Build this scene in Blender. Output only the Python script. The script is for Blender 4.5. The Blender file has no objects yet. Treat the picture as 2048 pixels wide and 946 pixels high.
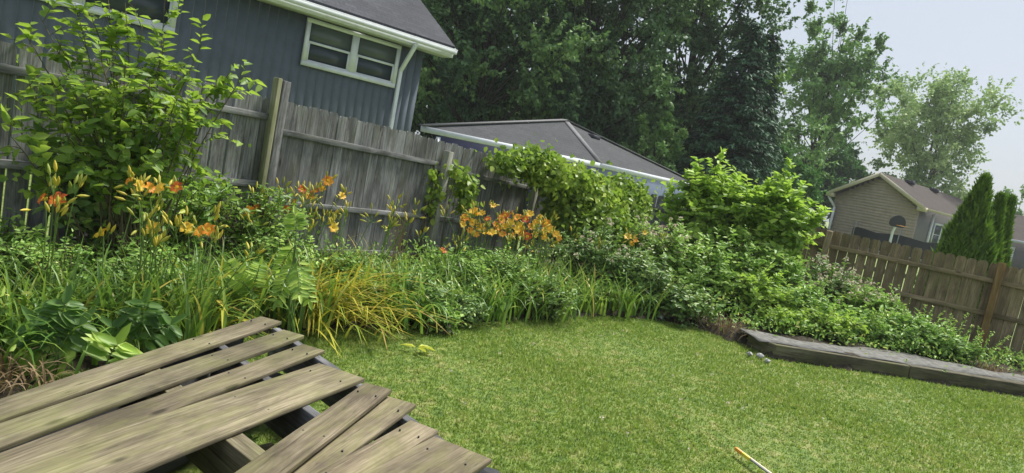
import bpy, math, random
import numpy as np
from mathutils import Vector
rs = np.random.RandomState(7); random.seed(7)
S = bpy.context.scene; COL = S.collection
# ---------------------------------------------------------------- camera
FPX = 1365.; ROLL = math.radians(11); PIT = math.radians(6.3); EYE = 1.65
fw = np.array([0, math.cos(PIT), -math.sin(PIT)]); u0 = np.array([0, math.sin(PIT), math.cos(PIT)]); r0 = np.array([1., 0, 0])
RT = math.cos(ROLL)*r0+math.sin(ROLL)*u0; UP = math.cos(ROLL)*u0-math.sin(ROLL)*r0
cam = bpy.data.cameras.new('camera'); co = bpy.data.objects.new('camera', cam); COL.objects.link(co)
from mathutils import Matrix
M4 = Matrix(((RT[0], UP[0], -fw[0], 0), (RT[1], UP[1], -fw[1], 0), (RT[2], UP[2], -fw[2], EYE), (0, 0, 0, 1)))
co.matrix_world = M4; cam.sensor_width = 36; cam.lens = 36*FPX/2048; cam.clip_start = .05; cam.clip_end = 3000
S.camera = co
# ---------------------------------------------------------------- light
SUN_EL, SUN_AZ = math.radians(60), math.radians(47)      # azimuth from +Y towards +X
w = bpy.data.worlds.new("World"); S.world = w; w.use_nodes = True
nt = w.node_tree; bgn = nt.nodes['Background']; sky = nt.nodes.new('ShaderNodeTexSky')
sky.sky_type = 'NISHITA'; sky.sun_disc = False; sky.sun_elevation = SUN_EL; sky.sun_rotation = SUN_AZ
sky.air_density = 1.0; sky.dust_density = 3.5; sky.ozone_density = 1.0; sky.altitude = 0
mxs = nt.nodes.new('ShaderNodeMix'); mxs.data_type = 'RGBA'; mxs.inputs[0].default_value = .76   # hazy veil over the clear sky
nt.links.new(sky.outputs[0], mxs.inputs[6]); mxs.inputs[7].default_value = (2.6, 2.85, 3.15, 1)
nt.links.new(mxs.outputs[2], bgn.inputs[0]); bgn.inputs[1].default_value = 0.12
sl = bpy.data.lights.new('sun', 'SUN'); sl.energy = 3.5; sl.angle = math.radians(11); sl.color = (1, .965, .90)
so = bpy.data.objects.new('sun', sl); COL.objects.link(so)
sd = Vector((math.sin(SUN_AZ)*math.cos(SUN_EL), math.cos(SUN_AZ)*math.cos(SUN_EL), math.sin(SUN_EL)))
so.rotation_euler = sd.to_track_quat('Z', 'Y').to_euler(); so.location = sd*60
S.view_settings.view_transform = 'Standard'; S.view_settings.look = 'None'; S.view_settings.gamma = 1
S.view_settings.exposure = 0.82
S.render.engine = 'CYCLES'; S.cycles.max_bounces = 6; S.cycles.transparent_max_bounces = 6

# ---------------------------------------------------------------- point helpers: a pixel of the 2048 px photo at a forward distance / on a height
def ray(x, y): return fw*FPX+RT*(x-1024)-UP*(y-473)
def P(x, y, D):
    d = ray(x, y); q = d*D/d[1]; q[2] += EYE; return q
def PZ(x, y, z):
    d = ray(x, y); q = d*(z-EYE)/d[2]; q[2] = z; return q

# ---------------------------------------------------------------- mesh collector
class MB:
    def __init__(s): s.V = []; s.n = 0; s.F = []; s.L = []
    def add(s, v, f, rnd=None, lc=None):
        v = np.asarray(v, float).reshape(-1, 3); f = np.asarray(f, int)
        if rnd is None: rnd = rs.rand()
        rnd = np.broadcast_to(np.asarray(rnd, float), (len(f),))
        s.V.append(v); s.L.append(v if lc is None else np.asarray(lc, float).reshape(-1, 3))
        s.F.append((f+s.n, rnd)); s.n += len(v); return s
    def build(s, name, mats, parent=None, smooth=False, matidx=None):
        me = bpy.data.meshes.new(name)
        V = np.concatenate(s.V); L = np.concatenate(s.L)
        fs = [f for f, _ in s.F]; tot = np.concatenate([np.full(len(f), f.shape[1]) for f in fs])
        loops = np.concatenate([f.ravel() for f in fs]); start = np.concatenate([[0], np.cumsum(tot)[:-1]])
        rn = np.concatenate([r for _, r in s.F])
        me.vertices.add(len(V)); me.vertices.foreach_set('co', V.ravel())
        me.loops.add(len(loops)); me.loops.foreach_set('vertex_index', loops)
        me.polygons.add(len(tot)); me.polygons.foreach_set('loop_start', start); me.polygons.foreach_set('loop_total', tot)
        if smooth: me.polygons.foreach_set('use_smooth', np.ones(len(tot), bool))
        a = me.attributes.new('rnd', 'FLOAT', 'FACE'); a.data.foreach_set('value', rn)
        b = me.attributes.new('lc', 'FLOAT_VECTOR', 'POINT'); b.data.foreach_set('vector', L.ravel())
        me.update(calc_edges=True)
        for m in (mats if isinstance(mats, (list, tuple)) else [mats]): me.materials.append(m)
        o = bpy.data.objects.new(name, me); COL.objects.link(o)
        if parent is not None:
            o.parent = parent; o.matrix_parent_inverse = parent.matrix_world.inverted() if False else Matrix.Translation(-Vector(parent.location))
        return o
CF = np.array([[0, 1, 2, 3], [7, 6, 5, 4], [0, 4, 5, 1], [1, 5, 6, 2], [2, 6, 7, 3], [3, 7, 4, 0]])
def obox(mb, c, ax, ay, az, sx, sy, sz, rnd=None, lcax=1, jit=0):
    """oriented box, centre c, unit axes, full sizes; lc stores (across, along, thick), along = axis number lcax"""
    c = np.asarray(c, float); ax, ay, az = [np.asarray(q, float) for q in (ax, ay, az)]
    v = []; l = []
    sg = [(-1, -1, -1), (-1, 1, -1), (1, 1, -1), (1, -1, -1), (-1, -1, 1), (-1, 1, 1), (1, 1, 1), (1, -1, 1)]
    for a, b, e in sg:
        v.append(c+ax*a*sx/2+ay*b*sy/2+az*e*sz/2+(rs.randn(3)*jit if jit else 0))
        t = [a*sx/2, b*sy/2, e*sz/2]; al = t.pop(lcax); l.append((t[0], al, t[1]))
    mb.add(v, CF, rnd, l)
    return mb
def beam(mb, a, b, w, h, up=(0, 0, 1), rnd=None, jit=0):
    a = np.asarray(a, float); b = np.asarray(b, float); d = b-a; n = np.linalg.norm(d); d = d/n
    s = np.cross(d, up); s /= np.linalg.norm(s); u = np.cross(s, d)
    return obox(mb, (a+b)/2, s, d, u, w, n, h, rnd, 1, jit)
def bevel(o, w=.004, seg=2):
    m = o.modifiers.new('bevel', 'BEVEL'); m.width = w; m.segments = seg; m.limit_method = 'ANGLE'; return o
def tube(mb, pts, rad, n=6, rnd=None):
    pts = np.asarray(pts, float); k = len(pts); rad = np.broadcast_to(np.asarray(rad, float), (k,))
    d = np.gradient(pts, axis=0); d /= np.linalg.norm(d, axis=1)[:, None]+1e-9
    ref = np.array([.31, .17, .93]) if abs(d[0][2]) < .9 else np.array([1., .1, 0])
    a = np.cross(d, ref); a /= np.linalg.norm(a, axis=1)[:, None]+1e-9; b = np.cross(d, a)
    th = np.arange(n)*2*math.pi/n
    v = (pts[:, None]+rad[:, None, None]*(a[:, None]*np.cos(th)[None, :, None]+b[:, None]*np.sin(th)[None, :, None])).reshape(-1, 3)
    i = np.arange(k-1)[:, None]*n; j = np.arange(n)[None]; j2 = (j+1) % n
    f = np.stack([i+j, i+j2, i+n+j2, i+n+j], -1).reshape(-1, 4)
    ln = np.concatenate([[0], np.cumsum(np.linalg.norm(np.diff(pts, axis=0), axis=1))])
    lc = np.stack([np.tile(np.cos(th)*rad[0]*2, k), np.repeat(ln, n), np.tile(np.sin(th)*rad[0]*2, k)], -1)
    mb.add(v, f, rnd, lc)
    mb.add(v[-n:], [list(range(n))], rnd, lc[-n:]); mb.add(v[:n], [list(range(n))[::-1]], rnd, lc[:n])
    return mb
def nrm(v): return v/(np.linalg.norm(v, axis=-1, keepdims=True)+1e-9)
def leaves(mb, pos, d, nr, ln, wd, rnd, fold=.22, curl=.15, simple=False):
    """pos: base points, d: growth direction, nr: face normal hint; kite (simple) or six-point folded leaf"""
    N = len(pos); ln = np.broadcast_to(ln, (N,))[:, None]; wd = np.broadcast_to(wd, (N,))[:, None]
    d = nrm(d); s = nrm(np.cross(d, nr)); n = np.cross(s, d)
    if simple:
        v = np.stack([pos, pos+d*ln*.45+s*wd*.5+n*wd*fold*.5, pos+d*ln-n*ln*curl, pos+d*ln*.45-s*wd*.5+n*wd*fold*.5], 1)
        f = (np.arange(N)*4)[:, None]+np.array([[0, 1, 2, 3]])
        mb.add(v.reshape(-1, 3), f, rnd); return mb
    v = np.stack([pos, pos+d*ln*.28+s*wd*.46+n*wd*fold, pos+d*ln*.68+s*wd*.36+n*wd*fold*.6-n*ln*curl*.4, pos+d*ln-n*ln*curl,
                  pos+d*ln*.68-s*wd*.36+n*wd*fold*.6-n*ln*curl*.4, pos+d*ln*.28-s*wd*.46+n*wd*fold], 1)
    b = (np.arange(N)*6)[:, None]
    f = np.concatenate([b+np.array([[0, 1, 2, 3]]), b+np.array([[0, 3, 4, 5]])]); r = np.broadcast_to(rnd, (N,))
    mb.add(v.reshape(-1, 3), f, np.concatenate([r, r])); return mb

# ---------------------------------------------------------------- tagging
def tag(o, label=None, cat=None, group=None, kind=None):
    if label: o['label'] = label
    if cat: o['category'] = cat
    if group: o['group'] = group
    if kind: o['kind'] = kind
    return o
def thing(name, loc, label, cat, group=None):
    o = bpy.data.objects.new(name, None); COL.objects.link(o); o.location = [float(q) for q in loc]; o.empty_display_size = .2
    return tag(o, label, cat, group)

# ---------------------------------------------------------------- materials
def new_mat(name):
    m = bpy.data.materials.new(name); m.use_nodes = True; t = m.node_tree; return m, t, t.nodes['Principled BSDF']
def attr(t, n):
    a = t.nodes.new('ShaderNodeAttribute'); a.attribute_name = n; return a
def ramp(t, src, stops):
    r = t.nodes.new('ShaderNodeValToRGB'); e = r.color_ramp.elements
    while len(e) < len(stops): e.new(.5)
    for k, (p_, c) in enumerate(stops):
        e[k].position = p_; e[k].color = (c[0], c[1], c[2], 1) if not isinstance(c, (int, float)) else (c, c, c, 1)
    t.links.new(src, r.inputs[0]); return r.outputs[0]
def noise(t, vec, scale, detail=3, rough=.6, dist=0):
    n = t.nodes.new('ShaderNodeTexNoise'); n.inputs['Scale'].default_value = scale; n.inputs['Detail'].default_value = detail
    n.inputs['Roughness'].default_value = rough; n.inputs['Distortion'].default_value = dist
    if vec is not None: t.links.new(vec, n.inputs['Vector'])
    return n.outputs['Fac']
def mixc(t, fac, a, b, mode='MIX'):
    m = t.nodes.new('ShaderNodeMix'); m.data_type = 'RGBA'; m.blend_type = mode
    for s_, v in ((m.inputs[0], fac), (m.inputs[6], a), (m.inputs[7], b)):
        if hasattr(v, 'links') or hasattr(v, 'is_linked'): t.links.new(v, s_)
        elif isinstance(v, (int, float)): s_.default_value = v
        else: s_.default_value = (v[0], v[1], v[2], 1)
    return m.outputs[2]
def vmath(t, op, a, b=None):
    m = t.nodes.new('ShaderNodeVectorMath'); m.operation = op
    t.links.new(a, m.inputs[0])
    if b is not None:
        if isinstance(b, tuple): m.inputs[1].default_value = b
        else: t.links.new(b, m.inputs[1])
    return m.outputs[0]
def smath(t, op, a, b=None):
    m = t.nodes.new('ShaderNodeMath'); m.operation = op
    for k, v in enumerate((a, b)):
        if v is None: continue
        if isinstance(v, (int, float)): m.inputs[k].default_value = v
        else: t.links.new(v, m.inputs[k])
    return m.outputs[0]
def bump(t, b, h, strength=.3, dist=.01):
    n = t.nodes.new('ShaderNodeBump'); n.inputs['Strength'].default_value = strength; n.inputs['Distance'].default_value = dist
    t.links.new(h, n.inputs['Height']); t.links.new(n.outputs[0], b.inputs['Normal'])
FAR = ('maple_leaf', 'ash_leaf', 'silver_maple_leaf', 'dark_hedge_leaf', 'spruce_needle')
def leaf_mat(name, stops, trans=.35, tcol=None, rough=.45, patch=None):
    m, t, b = new_mat(name); a = attr(t, 'rnd'); c = ramp(t, a.outputs['Fac'], stops)
    if patch:
        g = t.nodes.new('ShaderNodeNewGeometry'); n = noise(t, g.outputs['Position'], patch[0], 2)
        n = ramp(t, n, [(.4, 0.), (.62, 1.)]); c = mixc(t, smath(t, 'MULTIPLY', n, patch[2]), c, patch[1])
    t.links.new(c, b.inputs['Base Color']); b.inputs['Roughness'].default_value = rough
    b.inputs['Specular IOR Level'].default_value = .1 if name in FAR else .4
    tr = t.nodes.new('ShaderNodeBsdfTranslucent'); tc = mixc(t, .5, c, tcol or (.25, .42, .04)); t.links.new(tc, tr.inputs[0])
    mx = t.nodes.new('ShaderNodeMixShader'); mx.inputs[0].default_value = trans
    t.links.new(b.outputs[0], mx.inputs[1]); t.links.new(tr.outputs[0], mx.inputs[2])
    t.links.new(mx.outputs[0], t.nodes['Material Output'].inputs[0]); return m
def wood_mat(name, dark, mid, light, moss=None, mossamt=.0, rough=.85, grain=1., topstain=None, knots=True, tintvar=.35, bumpd=.002, hue=0):
    m, t, b = new_mat(name); l = attr(t, 'lc').outputs['Vector']; rn = attr(t, 'rnd').outputs['Fac']
    off = t.nodes.new('ShaderNodeCombineXYZ'); t.links.new(smath(t, 'MULTIPLY', rn, 31.7), off.inputs[0]); t.links.new(smath(t, 'MULTIPLY', rn, 57.3), off.inputs[1]); t.links.new(smath(t, 'MULTIPLY', rn, 11.1), off.inputs[2])
    p_ = vmath(t, 'ADD', l, off.outputs[0])
    fine = noise(t, vmath(t, 'MULTIPLY', p_, (120*grain, 3.*grain, 120*grain)), 1, 4, .7, .4)
    med = noise(t, vmath(t, 'MULTIPLY', p_, (16*grain, 1.1*grain, 16*grain)), 1, 3, .6, 1.2)
    big = noise(t, vmath(t, 'MULTIPLY', p_, (5, 1.6, 5)), 1, 4, .7, .3)
    f1 = smath(t, 'ADD', smath(t, 'MULTIPLY', fine, .62), smath(t, 'MULTIPLY', med, .38))
    c = ramp(t, f1, [(.34, dark), (.5, mid), (.66, light)])
    c = mixc(t, ramp(t, big, [(.38, .75), (.6, 0.)]), c, dark)
    if knots:
        vo = t.nodes.new('ShaderNodeTexVoronoi'); vo.inputs['Scale'].default_value = 1; t.links.new(vmath(t, 'MULTIPLY', p_, (7, 2.2, 7)), vo.inputs['Vector'])
        c = mixc(t, ramp(t, vo.outputs['Distance'], [(.06, .8), (.13, 0.)]), c, tuple(q*.35 for q in dark))
    ck = noise(t, vmath(t, 'MULTIPLY', p_, (22, .45, 22)), 1, 2, .5, .2)
    c = mixc(t, ramp(t, smath(t, 'ABSOLUTE', smath(t, 'SUBTRACT', ck, .52)), [(.0, .7), (.006, 0.)]), c, tuple(q*.3 for q in dark))
    if moss:
        mo = noise(t, vmath(t, 'MULTIPLY', p_, (6, 2., 6)), 1, 5, .75)
        c = mixc(t, smath(t, 'MULTIPLY', ramp(t, mo, [(.45, 0.), (.65, 1.)]), mossamt), c, moss)
    v = smath(t, 'ADD', smath(t, 'MULTIPLY', rn, tintvar), 1-tintvar/2)
    sc = t.nodes.new('ShaderNodeHueSaturation'); t.links.new(v, sc.inputs['Value']); t.links.new(c, sc.inputs['Color']); t.links.new(smath(t, 'ADD', smath(t, 'MULTIPLY', smath(t, 'FRACT', smath(t, 'MULTIPLY', rn, 7.3)), hue), .5), sc.inputs['Hue']); c = sc.outputs[0]
    t.links.new(c, b.inputs['Base Color']); b.inputs['Roughness'].default_value = rough; b.inputs['Specular IOR Level'].default_value = .25
    bump(t, b, f1, .7, bumpd); return m
def plain(name, col, rough=.6, var=.12, scale=6, metal=0, spec=.4):
    m, t, b = new_mat(name); g = t.nodes.new('ShaderNodeNewGeometry'); n = noise(t, g.outputs['Position'], scale, 5, .65)
    c = ramp(t, n, [(.3, tuple(q*(1-var) for q in col)), (.7, tuple(min(1, q*(1+var)) for q in col))])
    t.links.new(c, b.inputs['Base Color']); b.inputs['Roughness'].default_value = rough; b.inputs['Metallic'].default_value = metal
    b.inputs['Specular IOR Level'].default_value = spec; bump(t, b, n, .15, .005); return m
def glass_mat(name, col=(.02, .025, .03), rough=.08):
    m, t, b = new_mat(name); g = t.nodes.new('ShaderNodeNewGeometry'); b.inputs['Base Color'].default_value = (*col, 1)
    b.inputs['Roughness'].default_value = rough; b.inputs['Specular IOR Level'].default_value = .5; return m
def shingle_mat(name, c1, c2):
    m, t, b = new_mat(name); l = attr(t, 'lc').outputs['Vector']
    br = t.nodes.new('ShaderNodeTexBrick'); br.inputs['Scale'].default_value = 1; br.inputs['Brick Width'].default_value = .3; br.inputs['Row Height'].default_value = .14
    br.inputs['Mortar Size'].default_value = .008; br.inputs['Color1'].default_value = (*c1, 1); br.inputs['Color2'].default_value = (*c2, 1); br.inputs['Mortar'].default_value = (*[q*.5 for q in c1], 1)
    t.links.new(l, br.inputs['Vector']); n = noise(t, l, 16, 5, .85); n2 = noise(t, l, .8, 3)
    c = mixc(t, .5, br.outputs['Color'], ramp(t, n, [(.3, tuple(q*.6 for q in c1)), (.7, tuple(q*1.5 for q in c2))]))
    c = mixc(t, ramp(t, n2, [(.4, 0.), (.7, .3)]), c, tuple(q*.6 for q in c1))
    t.links.new(c, b.inputs['Base Color']); b.inputs['Roughness'].default_value = .95; b.inputs['Specular IOR Level'].default_value = .12; bump(t, b, br.outputs['Fac'], -.4, .01); return m

G = dict
M = G(
 greywood=wood_mat('weathered_grey_wood', (.06, .06, .06), (.24, .243, .24), (.40, .40, .395), (.16, .18, .07), .25),
 mossypost=wood_mat('mossy_post_wood', (.12, .12, .07), (.25, .25, .15), (.37, .36, .24), (.2, .23, .08), .6),
 palepost=wood_mat('pale_post_wood', (.26, .26, .23), (.46, .45, .40), (.6, .59, .53), (.2, .23, .08), .5),
 brownwood=wood_mat('brown_fence_wood', (.11, .082, .052), (.28, .215, .135), (.44, .355, .24), (.17, .16, .07), .55),
 orangepost=wood_mat('orange_post_wood', (.17, .10, .04), (.32, .2, .085), (.42, .29, .13), (.2, .2, .07), .3),
 deck=wood_mat('deck_board_wood', (.07, .055, .037), (.20, .163, .108), (.33, .28, .195), (.20, .20, .07), .4, tintvar=.4, hue=.02, bumpd=.0015),
 joist=wood_mat('old_joist_wood', (.06, .06, .06), (.15, .15, .155), (.26, .26, .27)),
 timber=wood_mat('landscape_timber_wood', (.045, .04, .026), (.12, .108, .07), (.24, .222, .155), (.13, .14, .05), .5),
 bark=wood_mat('bark', (.03, .027, .022), (.07, .06, .05), (.12, .11, .09), knots=False, grain=.25, bumpd=.02),
 palebark=wood_mat('pale_bark', (.07, .065, .055), (.14, .13, .11), (.22, .21, .18), knots=False, grain=.25, bumpd=.02),
 twig=plain('twig', (.10, .09, .045), .8),
 greenstem=plain('green_stem', (.12, .19, .05), .6, .3, 20),
 siding_blue=plain('slate_blue_siding', (.098, .118, .15), .75, .12, 3),
 navy=plain('shaded_garage_siding', (.018, .024, .07), .8, .1, 3),  # garage siding in shadow: the shade is painted into this darker blue
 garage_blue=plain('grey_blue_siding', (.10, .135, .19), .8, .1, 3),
 trim=plain('white_trim', (.68, .71, .77), .5, .08, 5),
 soffit=plain('soffit', (.45, .48, .44), .6, .08, 5),
 cream=plain('cream_trim', (.55, .50, .36), .5, .1, 5),
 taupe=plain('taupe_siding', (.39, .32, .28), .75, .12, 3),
 greywall=plain('grey_shaded_wall', (.2, .19, .2), .75, .1, 3),  # side wall's eave shade put into the colour; the wing wall shares it
 glass=glass_mat('window_glass', (.03, .042, .055), .3), curtain=glass_mat('curtained_glass', (.085, .105, .105), .35),  # upper panes lighter, for a curtain behind the glass
 black=plain('dark_net', (.03, .032, .045), .7), fanblack=plain('dark_backboard', (.02, .022, .03), .4),
 shingle=shingle_mat('grey_shingle', (.056, .058, .066), (.092, .095, .106)), shingle2=shingle_mat('light_grey_shingle', (.07, .072, .076), (.10, .103, .108)),
 shingle3=shingle_mat('brown_shingle', (.07, .06, .054), (.10, .088, .08)),
 stone=plain('pale_stone', (.36, .36, .35), .9, .25, 30), fabric=plain('grey_weed_fabric', (.17, .168, .155), .98, .4, 14, 0, .1),
 darkstone=plain('dark_stone', (.035, .037, .04), .8, .3, 30),
 tomato=plain('stick_orange', (.75, .33, .05), .5, .1, 30), stickw=plain('stick_pale', (.72, .66, .5), .6, .1, 30), sticky_=plain('stick_yellow', (.8, .62, .08), .5, .1, 30),
 cap=plain('roof_cap', (.19, .19, .195), .9, .15, 8, 0, .1),
 steel=plain('grey_metal', (.3, .31, .33), .4, .1, 10, .7),
)
L = G(
 maple=leaf_mat('maple_leaf', [(0, (0.054, 0.109, 0.054)), (.5, (0.103, 0.194, 0.084)), (.85, (0.244, 0.404, 0.137)), (1, (0.369, 0.525, 0.161))], .22, (.10, .2, .03)),
 ash=leaf_mat('ash_leaf', [(0, (0.115, 0.226, 0.077)), (.6, (0.212, 0.371, 0.116)), (1, (0.325, 0.503, 0.156))], .3, (.15, .3, .05)),
 silver=leaf_mat('silver_maple_leaf', [(0, (0.206, 0.335, 0.128)), (.5, (0.384, 0.529, 0.211)), (1, (0.649, 0.752, 0.361))], .3, (.2, .32, .1)),
 dark=leaf_mat('dark_hedge_leaf', [(0, (0.056, 0.155, 0.038)), (1, (0.140, 0.327, 0.086))], .25, (.1, .22, .03)),
 spruce=leaf_mat('spruce_needle', [(0, (0.036, 0.088, 0.052)), (.7, (0.076, 0.162, 0.091)), (1, (0.131, 0.251, 0.127))], .05, (.05, .1, .03), .6),
 arbor=leaf_mat('arborvitae_spray', [(0, (0.057, 0.123, 0.018)), (.6, (0.122, 0.231, 0.031)), (1, (0.226, 0.347, 0.046))], .25, (.2, .38, .03)),
 bright=leaf_mat('bright_shrub_leaf', [(0, (0.170, 0.291, 0.059)), (.5, (0.328, 0.488, 0.088)), (1, (0.567, 0.728, 0.147))], .45, (.45, .7, .06)),
 shrubmix=leaf_mat('mixed_shrub_leaf', [(0, (0.079, 0.165, 0.033)), (.5, (0.159, 0.289, 0.046)), (.9, (0.319, 0.462, 0.061)), (1, (0.663, 0.732, 0.092))], .4, (.28, .5, .05)),  # dark to yellow-green leaves in one mix
 topshrub=leaf_mat('fresh_shrub_leaf', [(0, (0.067, 0.138, 0.033)), (.45, (0.162, 0.285, 0.046)), (1, (0.380, 0.515, 0.091))], .5, (.5, .72, .06)),
 vine=leaf_mat('vine_leaf', [(0, (0.091, 0.162, 0.032)), (.5, (0.229, 0.344, 0.055)), (1, (0.516, 0.607, 0.085))], .4, (.3, .5, .05)),
 bush=leaf_mat('bush_leaf', [(0, (0.161, 0.287, 0.065)), (.5, (0.305, 0.482, 0.098)), (1, (0.546, 0.711, 0.152))], .38, (.25, .48, .07)),
 rose=leaf_mat('rose_leaf', [(0, (0.102, 0.195, 0.053)), (.6, (0.201, 0.337, 0.085)), (1, (0.404, 0.519, 0.127))], .3, (.2, .35, .06)),
 weed=leaf_mat('weed_leaf', [(0, (0.127, 0.253, 0.052)), (.5, (0.239, 0.417, 0.083)), (.9, (0.422, 0.614, 0.125)), (1, (0.842, 0.787, 0.249))], .35, (.25, .45, .06)),
 strap=leaf_mat('daylily_leaf', [(0, (0.078, 0.154, 0.027)), (.5, (0.146, 0.254, 0.041)), (.88, (0.273, 0.386, 0.061)), (1, (0.624, 0.464, 0.108))], .35, (.25, .42, .05), .38),
 strap2=leaf_mat('fresh_daylily_leaf', [(0, (0.065, 0.154, 0.027)), (.5, (0.130, 0.258, 0.041)), (.9, (0.260, 0.391, 0.063)), (1, (0.520, 0.412, 0.090))], .35, (.25, .42, .05), .38),
 yellowstrap=leaf_mat('yellowing_leaf', [(0, (.14, .26, .04)), (.35, (.38, .42, .05)), (.85, (.62, .52, .07)), (1, (.4, .26, .1))], .3, (.55, .5, .05), .4),
 compound=leaf_mat('sapling_leaflet', [(0, (0.069, 0.157, 0.031)), (1, (0.136, 0.253, 0.046))], .35, (.22, .45, .05)),
 dry=leaf_mat('dry_stalk', [(0, (0.112, 0.072, 0.036)), (.6, (0.210, 0.143, 0.072)), (1, (0.315, 0.234, 0.132))], .15, (.4, .3, .1), .8),
 yellow=leaf_mat('yellow_leaf', [(0, (.4, .45, .04)), (1, (.55, .6, .08))], .3, (.6, .6, .05)),
 white=leaf_mat('white_bloom', [(0, (.45, .3, .24)), (.5, (.62, .5, .38)), (1, (.75, .7, .56))], .3, (.7, .7, .6)),
 petal=leaf_mat('lily_petal', [(0, (.35, .02, .015)), (.3, (.75, .17, .02)), (.6, (.88, .38, .04)), (.85, (.9, .58, .06)), (1, (.88, .72, .1))], .35, (.9, .35, .03)),
 throat=leaf_mat('lily_throat', [(0, (.8, .55, .05)), (1, (.85, .7, .1))], .3, (.9, .7, .1)),
 bud=leaf_mat('lily_bud', [(0, (.14, .24, .05)), (.3, (.3, .38, .07)), (1, (.75, .6, .08))], .25, (.4, .4, .05)),
)
def lawn_mat(name, blade):
    m, t, b = new_mat(name); g = t.nodes.new('ShaderNodeNewGeometry'); pz = g.outputs['Position']
    big = noise(t, pz, .9, 3, .6); med = noise(t, pz, 7, 5, .75)
    c = ramp(t, smath(t, 'ADD', smath(t, 'MULTIPLY', big, .22), smath(t, 'MULTIPLY', med, .78)), [(.39, (.12, .23, .035)), (.475, (.24, .355, .058)), (.535, (.33, .41, .085)), (.60, (.54, .51, .20))])
    cl = noise(t, pz, 24, 3, .7); c = mixc(t, ramp(t, cl, [(.38, .65), (.52, 0.)]), c, (.05, .10, .02)); c = mixc(t, ramp(t, cl, [(.55, 0.), (.67, .55)]), c, (.42, .5, .14))
    if blade:
        rn = attr(t, 'rnd').outputs['Fac']; c2 = ramp(t, rn, [(0, (.07, .16, .02)), (.5, (.23, .34, .05)), (.86, (.36, .46, .09)), (.93, (.5, .46, .22)), (1, (.6, .54, .32))])
        c = mixc(t, .42, c, c2)
    else:
        fn = noise(t, pz, 60, 4, .8); c = mixc(t, .5, c, ramp(t, fn, [(.35, (.03, .055, .012)), (.65, (.13, .19, .045))])); bump(t, b, fn, .8, .02)
    t.links.new(c, b.inputs['Base Color']); b.inputs['Roughness'].default_value = .6; b.inputs['Specular IOR Level'].default_value = .25
    if blade:
        tr = t.nodes.new('ShaderNodeBsdfTranslucent'); t.links.new(mixc(t, .4, c, (.3, .45, .05)), tr.inputs[0]); mx = t.nodes.new('ShaderNodeMixShader'); mx.inputs[0].default_value = .35
        t.links.new(b.outputs[0], mx.inputs[1]); t.links.new(tr.outputs[0], mx.inputs[2]); t.links.new(mx.outputs[0], t.nodes['Material Output'].inputs[0])
    return m
M['lawn'] = lawn_mat('lawn_ground', False); M['blade'] = lawn_mat('grass_blade', True)
def soil():
    m, t, b = new_mat('soil'); g = t.nodes.new('ShaderNodeNewGeometry'); n = noise(t, g.outputs['Position'], 14, 6, .75)
    t.links.new(ramp(t, n, [(.3, (.02, .016, .01)), (.55, (.06, .048, .03)), (.72, (.14, .11, .07))]), b.inputs['Base Color']); b.inputs['Roughness'].default_value = 1; bump(t, b, n, 1, .04); return m
M['soil'] = soil()

# ---------------------------------------------------------------- thin summer haze
def haze():
    mb = MB(); obox(mb, (0, 60, 18), (1, 0, 0), (0, 1, 0), UZ_, 320, 330, 40, .5); m = bpy.data.materials.new('haze_air'); m.use_nodes = True; t = m.node_tree; t.nodes.clear()
    o_ = t.nodes.new('ShaderNodeOutputMaterial'); v = t.nodes.new('ShaderNodeVolumePrincipled'); v.inputs['Color'].default_value = (.93, .96, 1, 1); v.inputs['Density'].default_value = HAZE; v.inputs['Anisotropy'].default_value = .2
    t.links.new(v.outputs[0], o_.inputs['Volume']); tag(mb.build('haze', m), kind='stuff')
HAZE = .0007; UZ_ = np.array([0, 0, 1.])
haze()
# ---------------------------------------------------------------- the ground
gx = np.concatenate([[-900, -300, -80, -30], np.linspace(-14, 16, 61), [30, 80, 300, 900]]); gy = np.concatenate([[-300, -60, -10], np.linspace(-4, 20, 49), [30, 60, 150, 500, 1800]])
X, Y = np.meshgrid(gx, gy, indexing='ij'); near = (np.abs(X-1) < 14) & (np.abs(Y-8) < 11)
GZ = lambda x, y: .006*np.sin(x*2.1+y*1.3)+.005*np.sin(x*.9-y*2.3)-.012
Z = np.where(near, GZ(X, Y), -.012)
mb = MB(); i, j = np.meshgrid(np.arange(len(gx)-1), np.arange(len(gy)-1), indexing='ij'); nY = len(gy); a = i*nY+j
mb.add(np.stack([X, Y, Z], -1).reshape(-1, 3), np.stack([a, a+nY, a+nY+1, a+1], -1).reshape(-1, 4), .5)
tag(mb.build('ground', M['lawn'], smooth=True), kind='structure')

def FL(t): return np.array([-3.7+.515*t, 4.75+.857*t])          # line of the left fence
def FR(s): return np.array([7.3-.857*s, 10.3+.515*s])            # line of the back fence
FN = np.array([.857, -.515])                                       # towards the garden
BN = np.array([-.515, -.857])
LE = [PZ(x, y, 0)[:2] for x, y in [(-260, 900), (60, 770), (330, 690), (560, 660), (700, 655), (800, 648), (900, 651), (1010, 640), (1130, 633), (1230, 633), (1320, 640), (1400, 655), (1450, 676), (1500, 690)]]
LE = np.array(LE)
TIMB = [PZ(1492, 690, 0)[:2], PZ(1545, 714, 0)[:2], PZ(2048, 791, 0)[:2], PZ(2330, 836, 0)[:2]]
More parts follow.
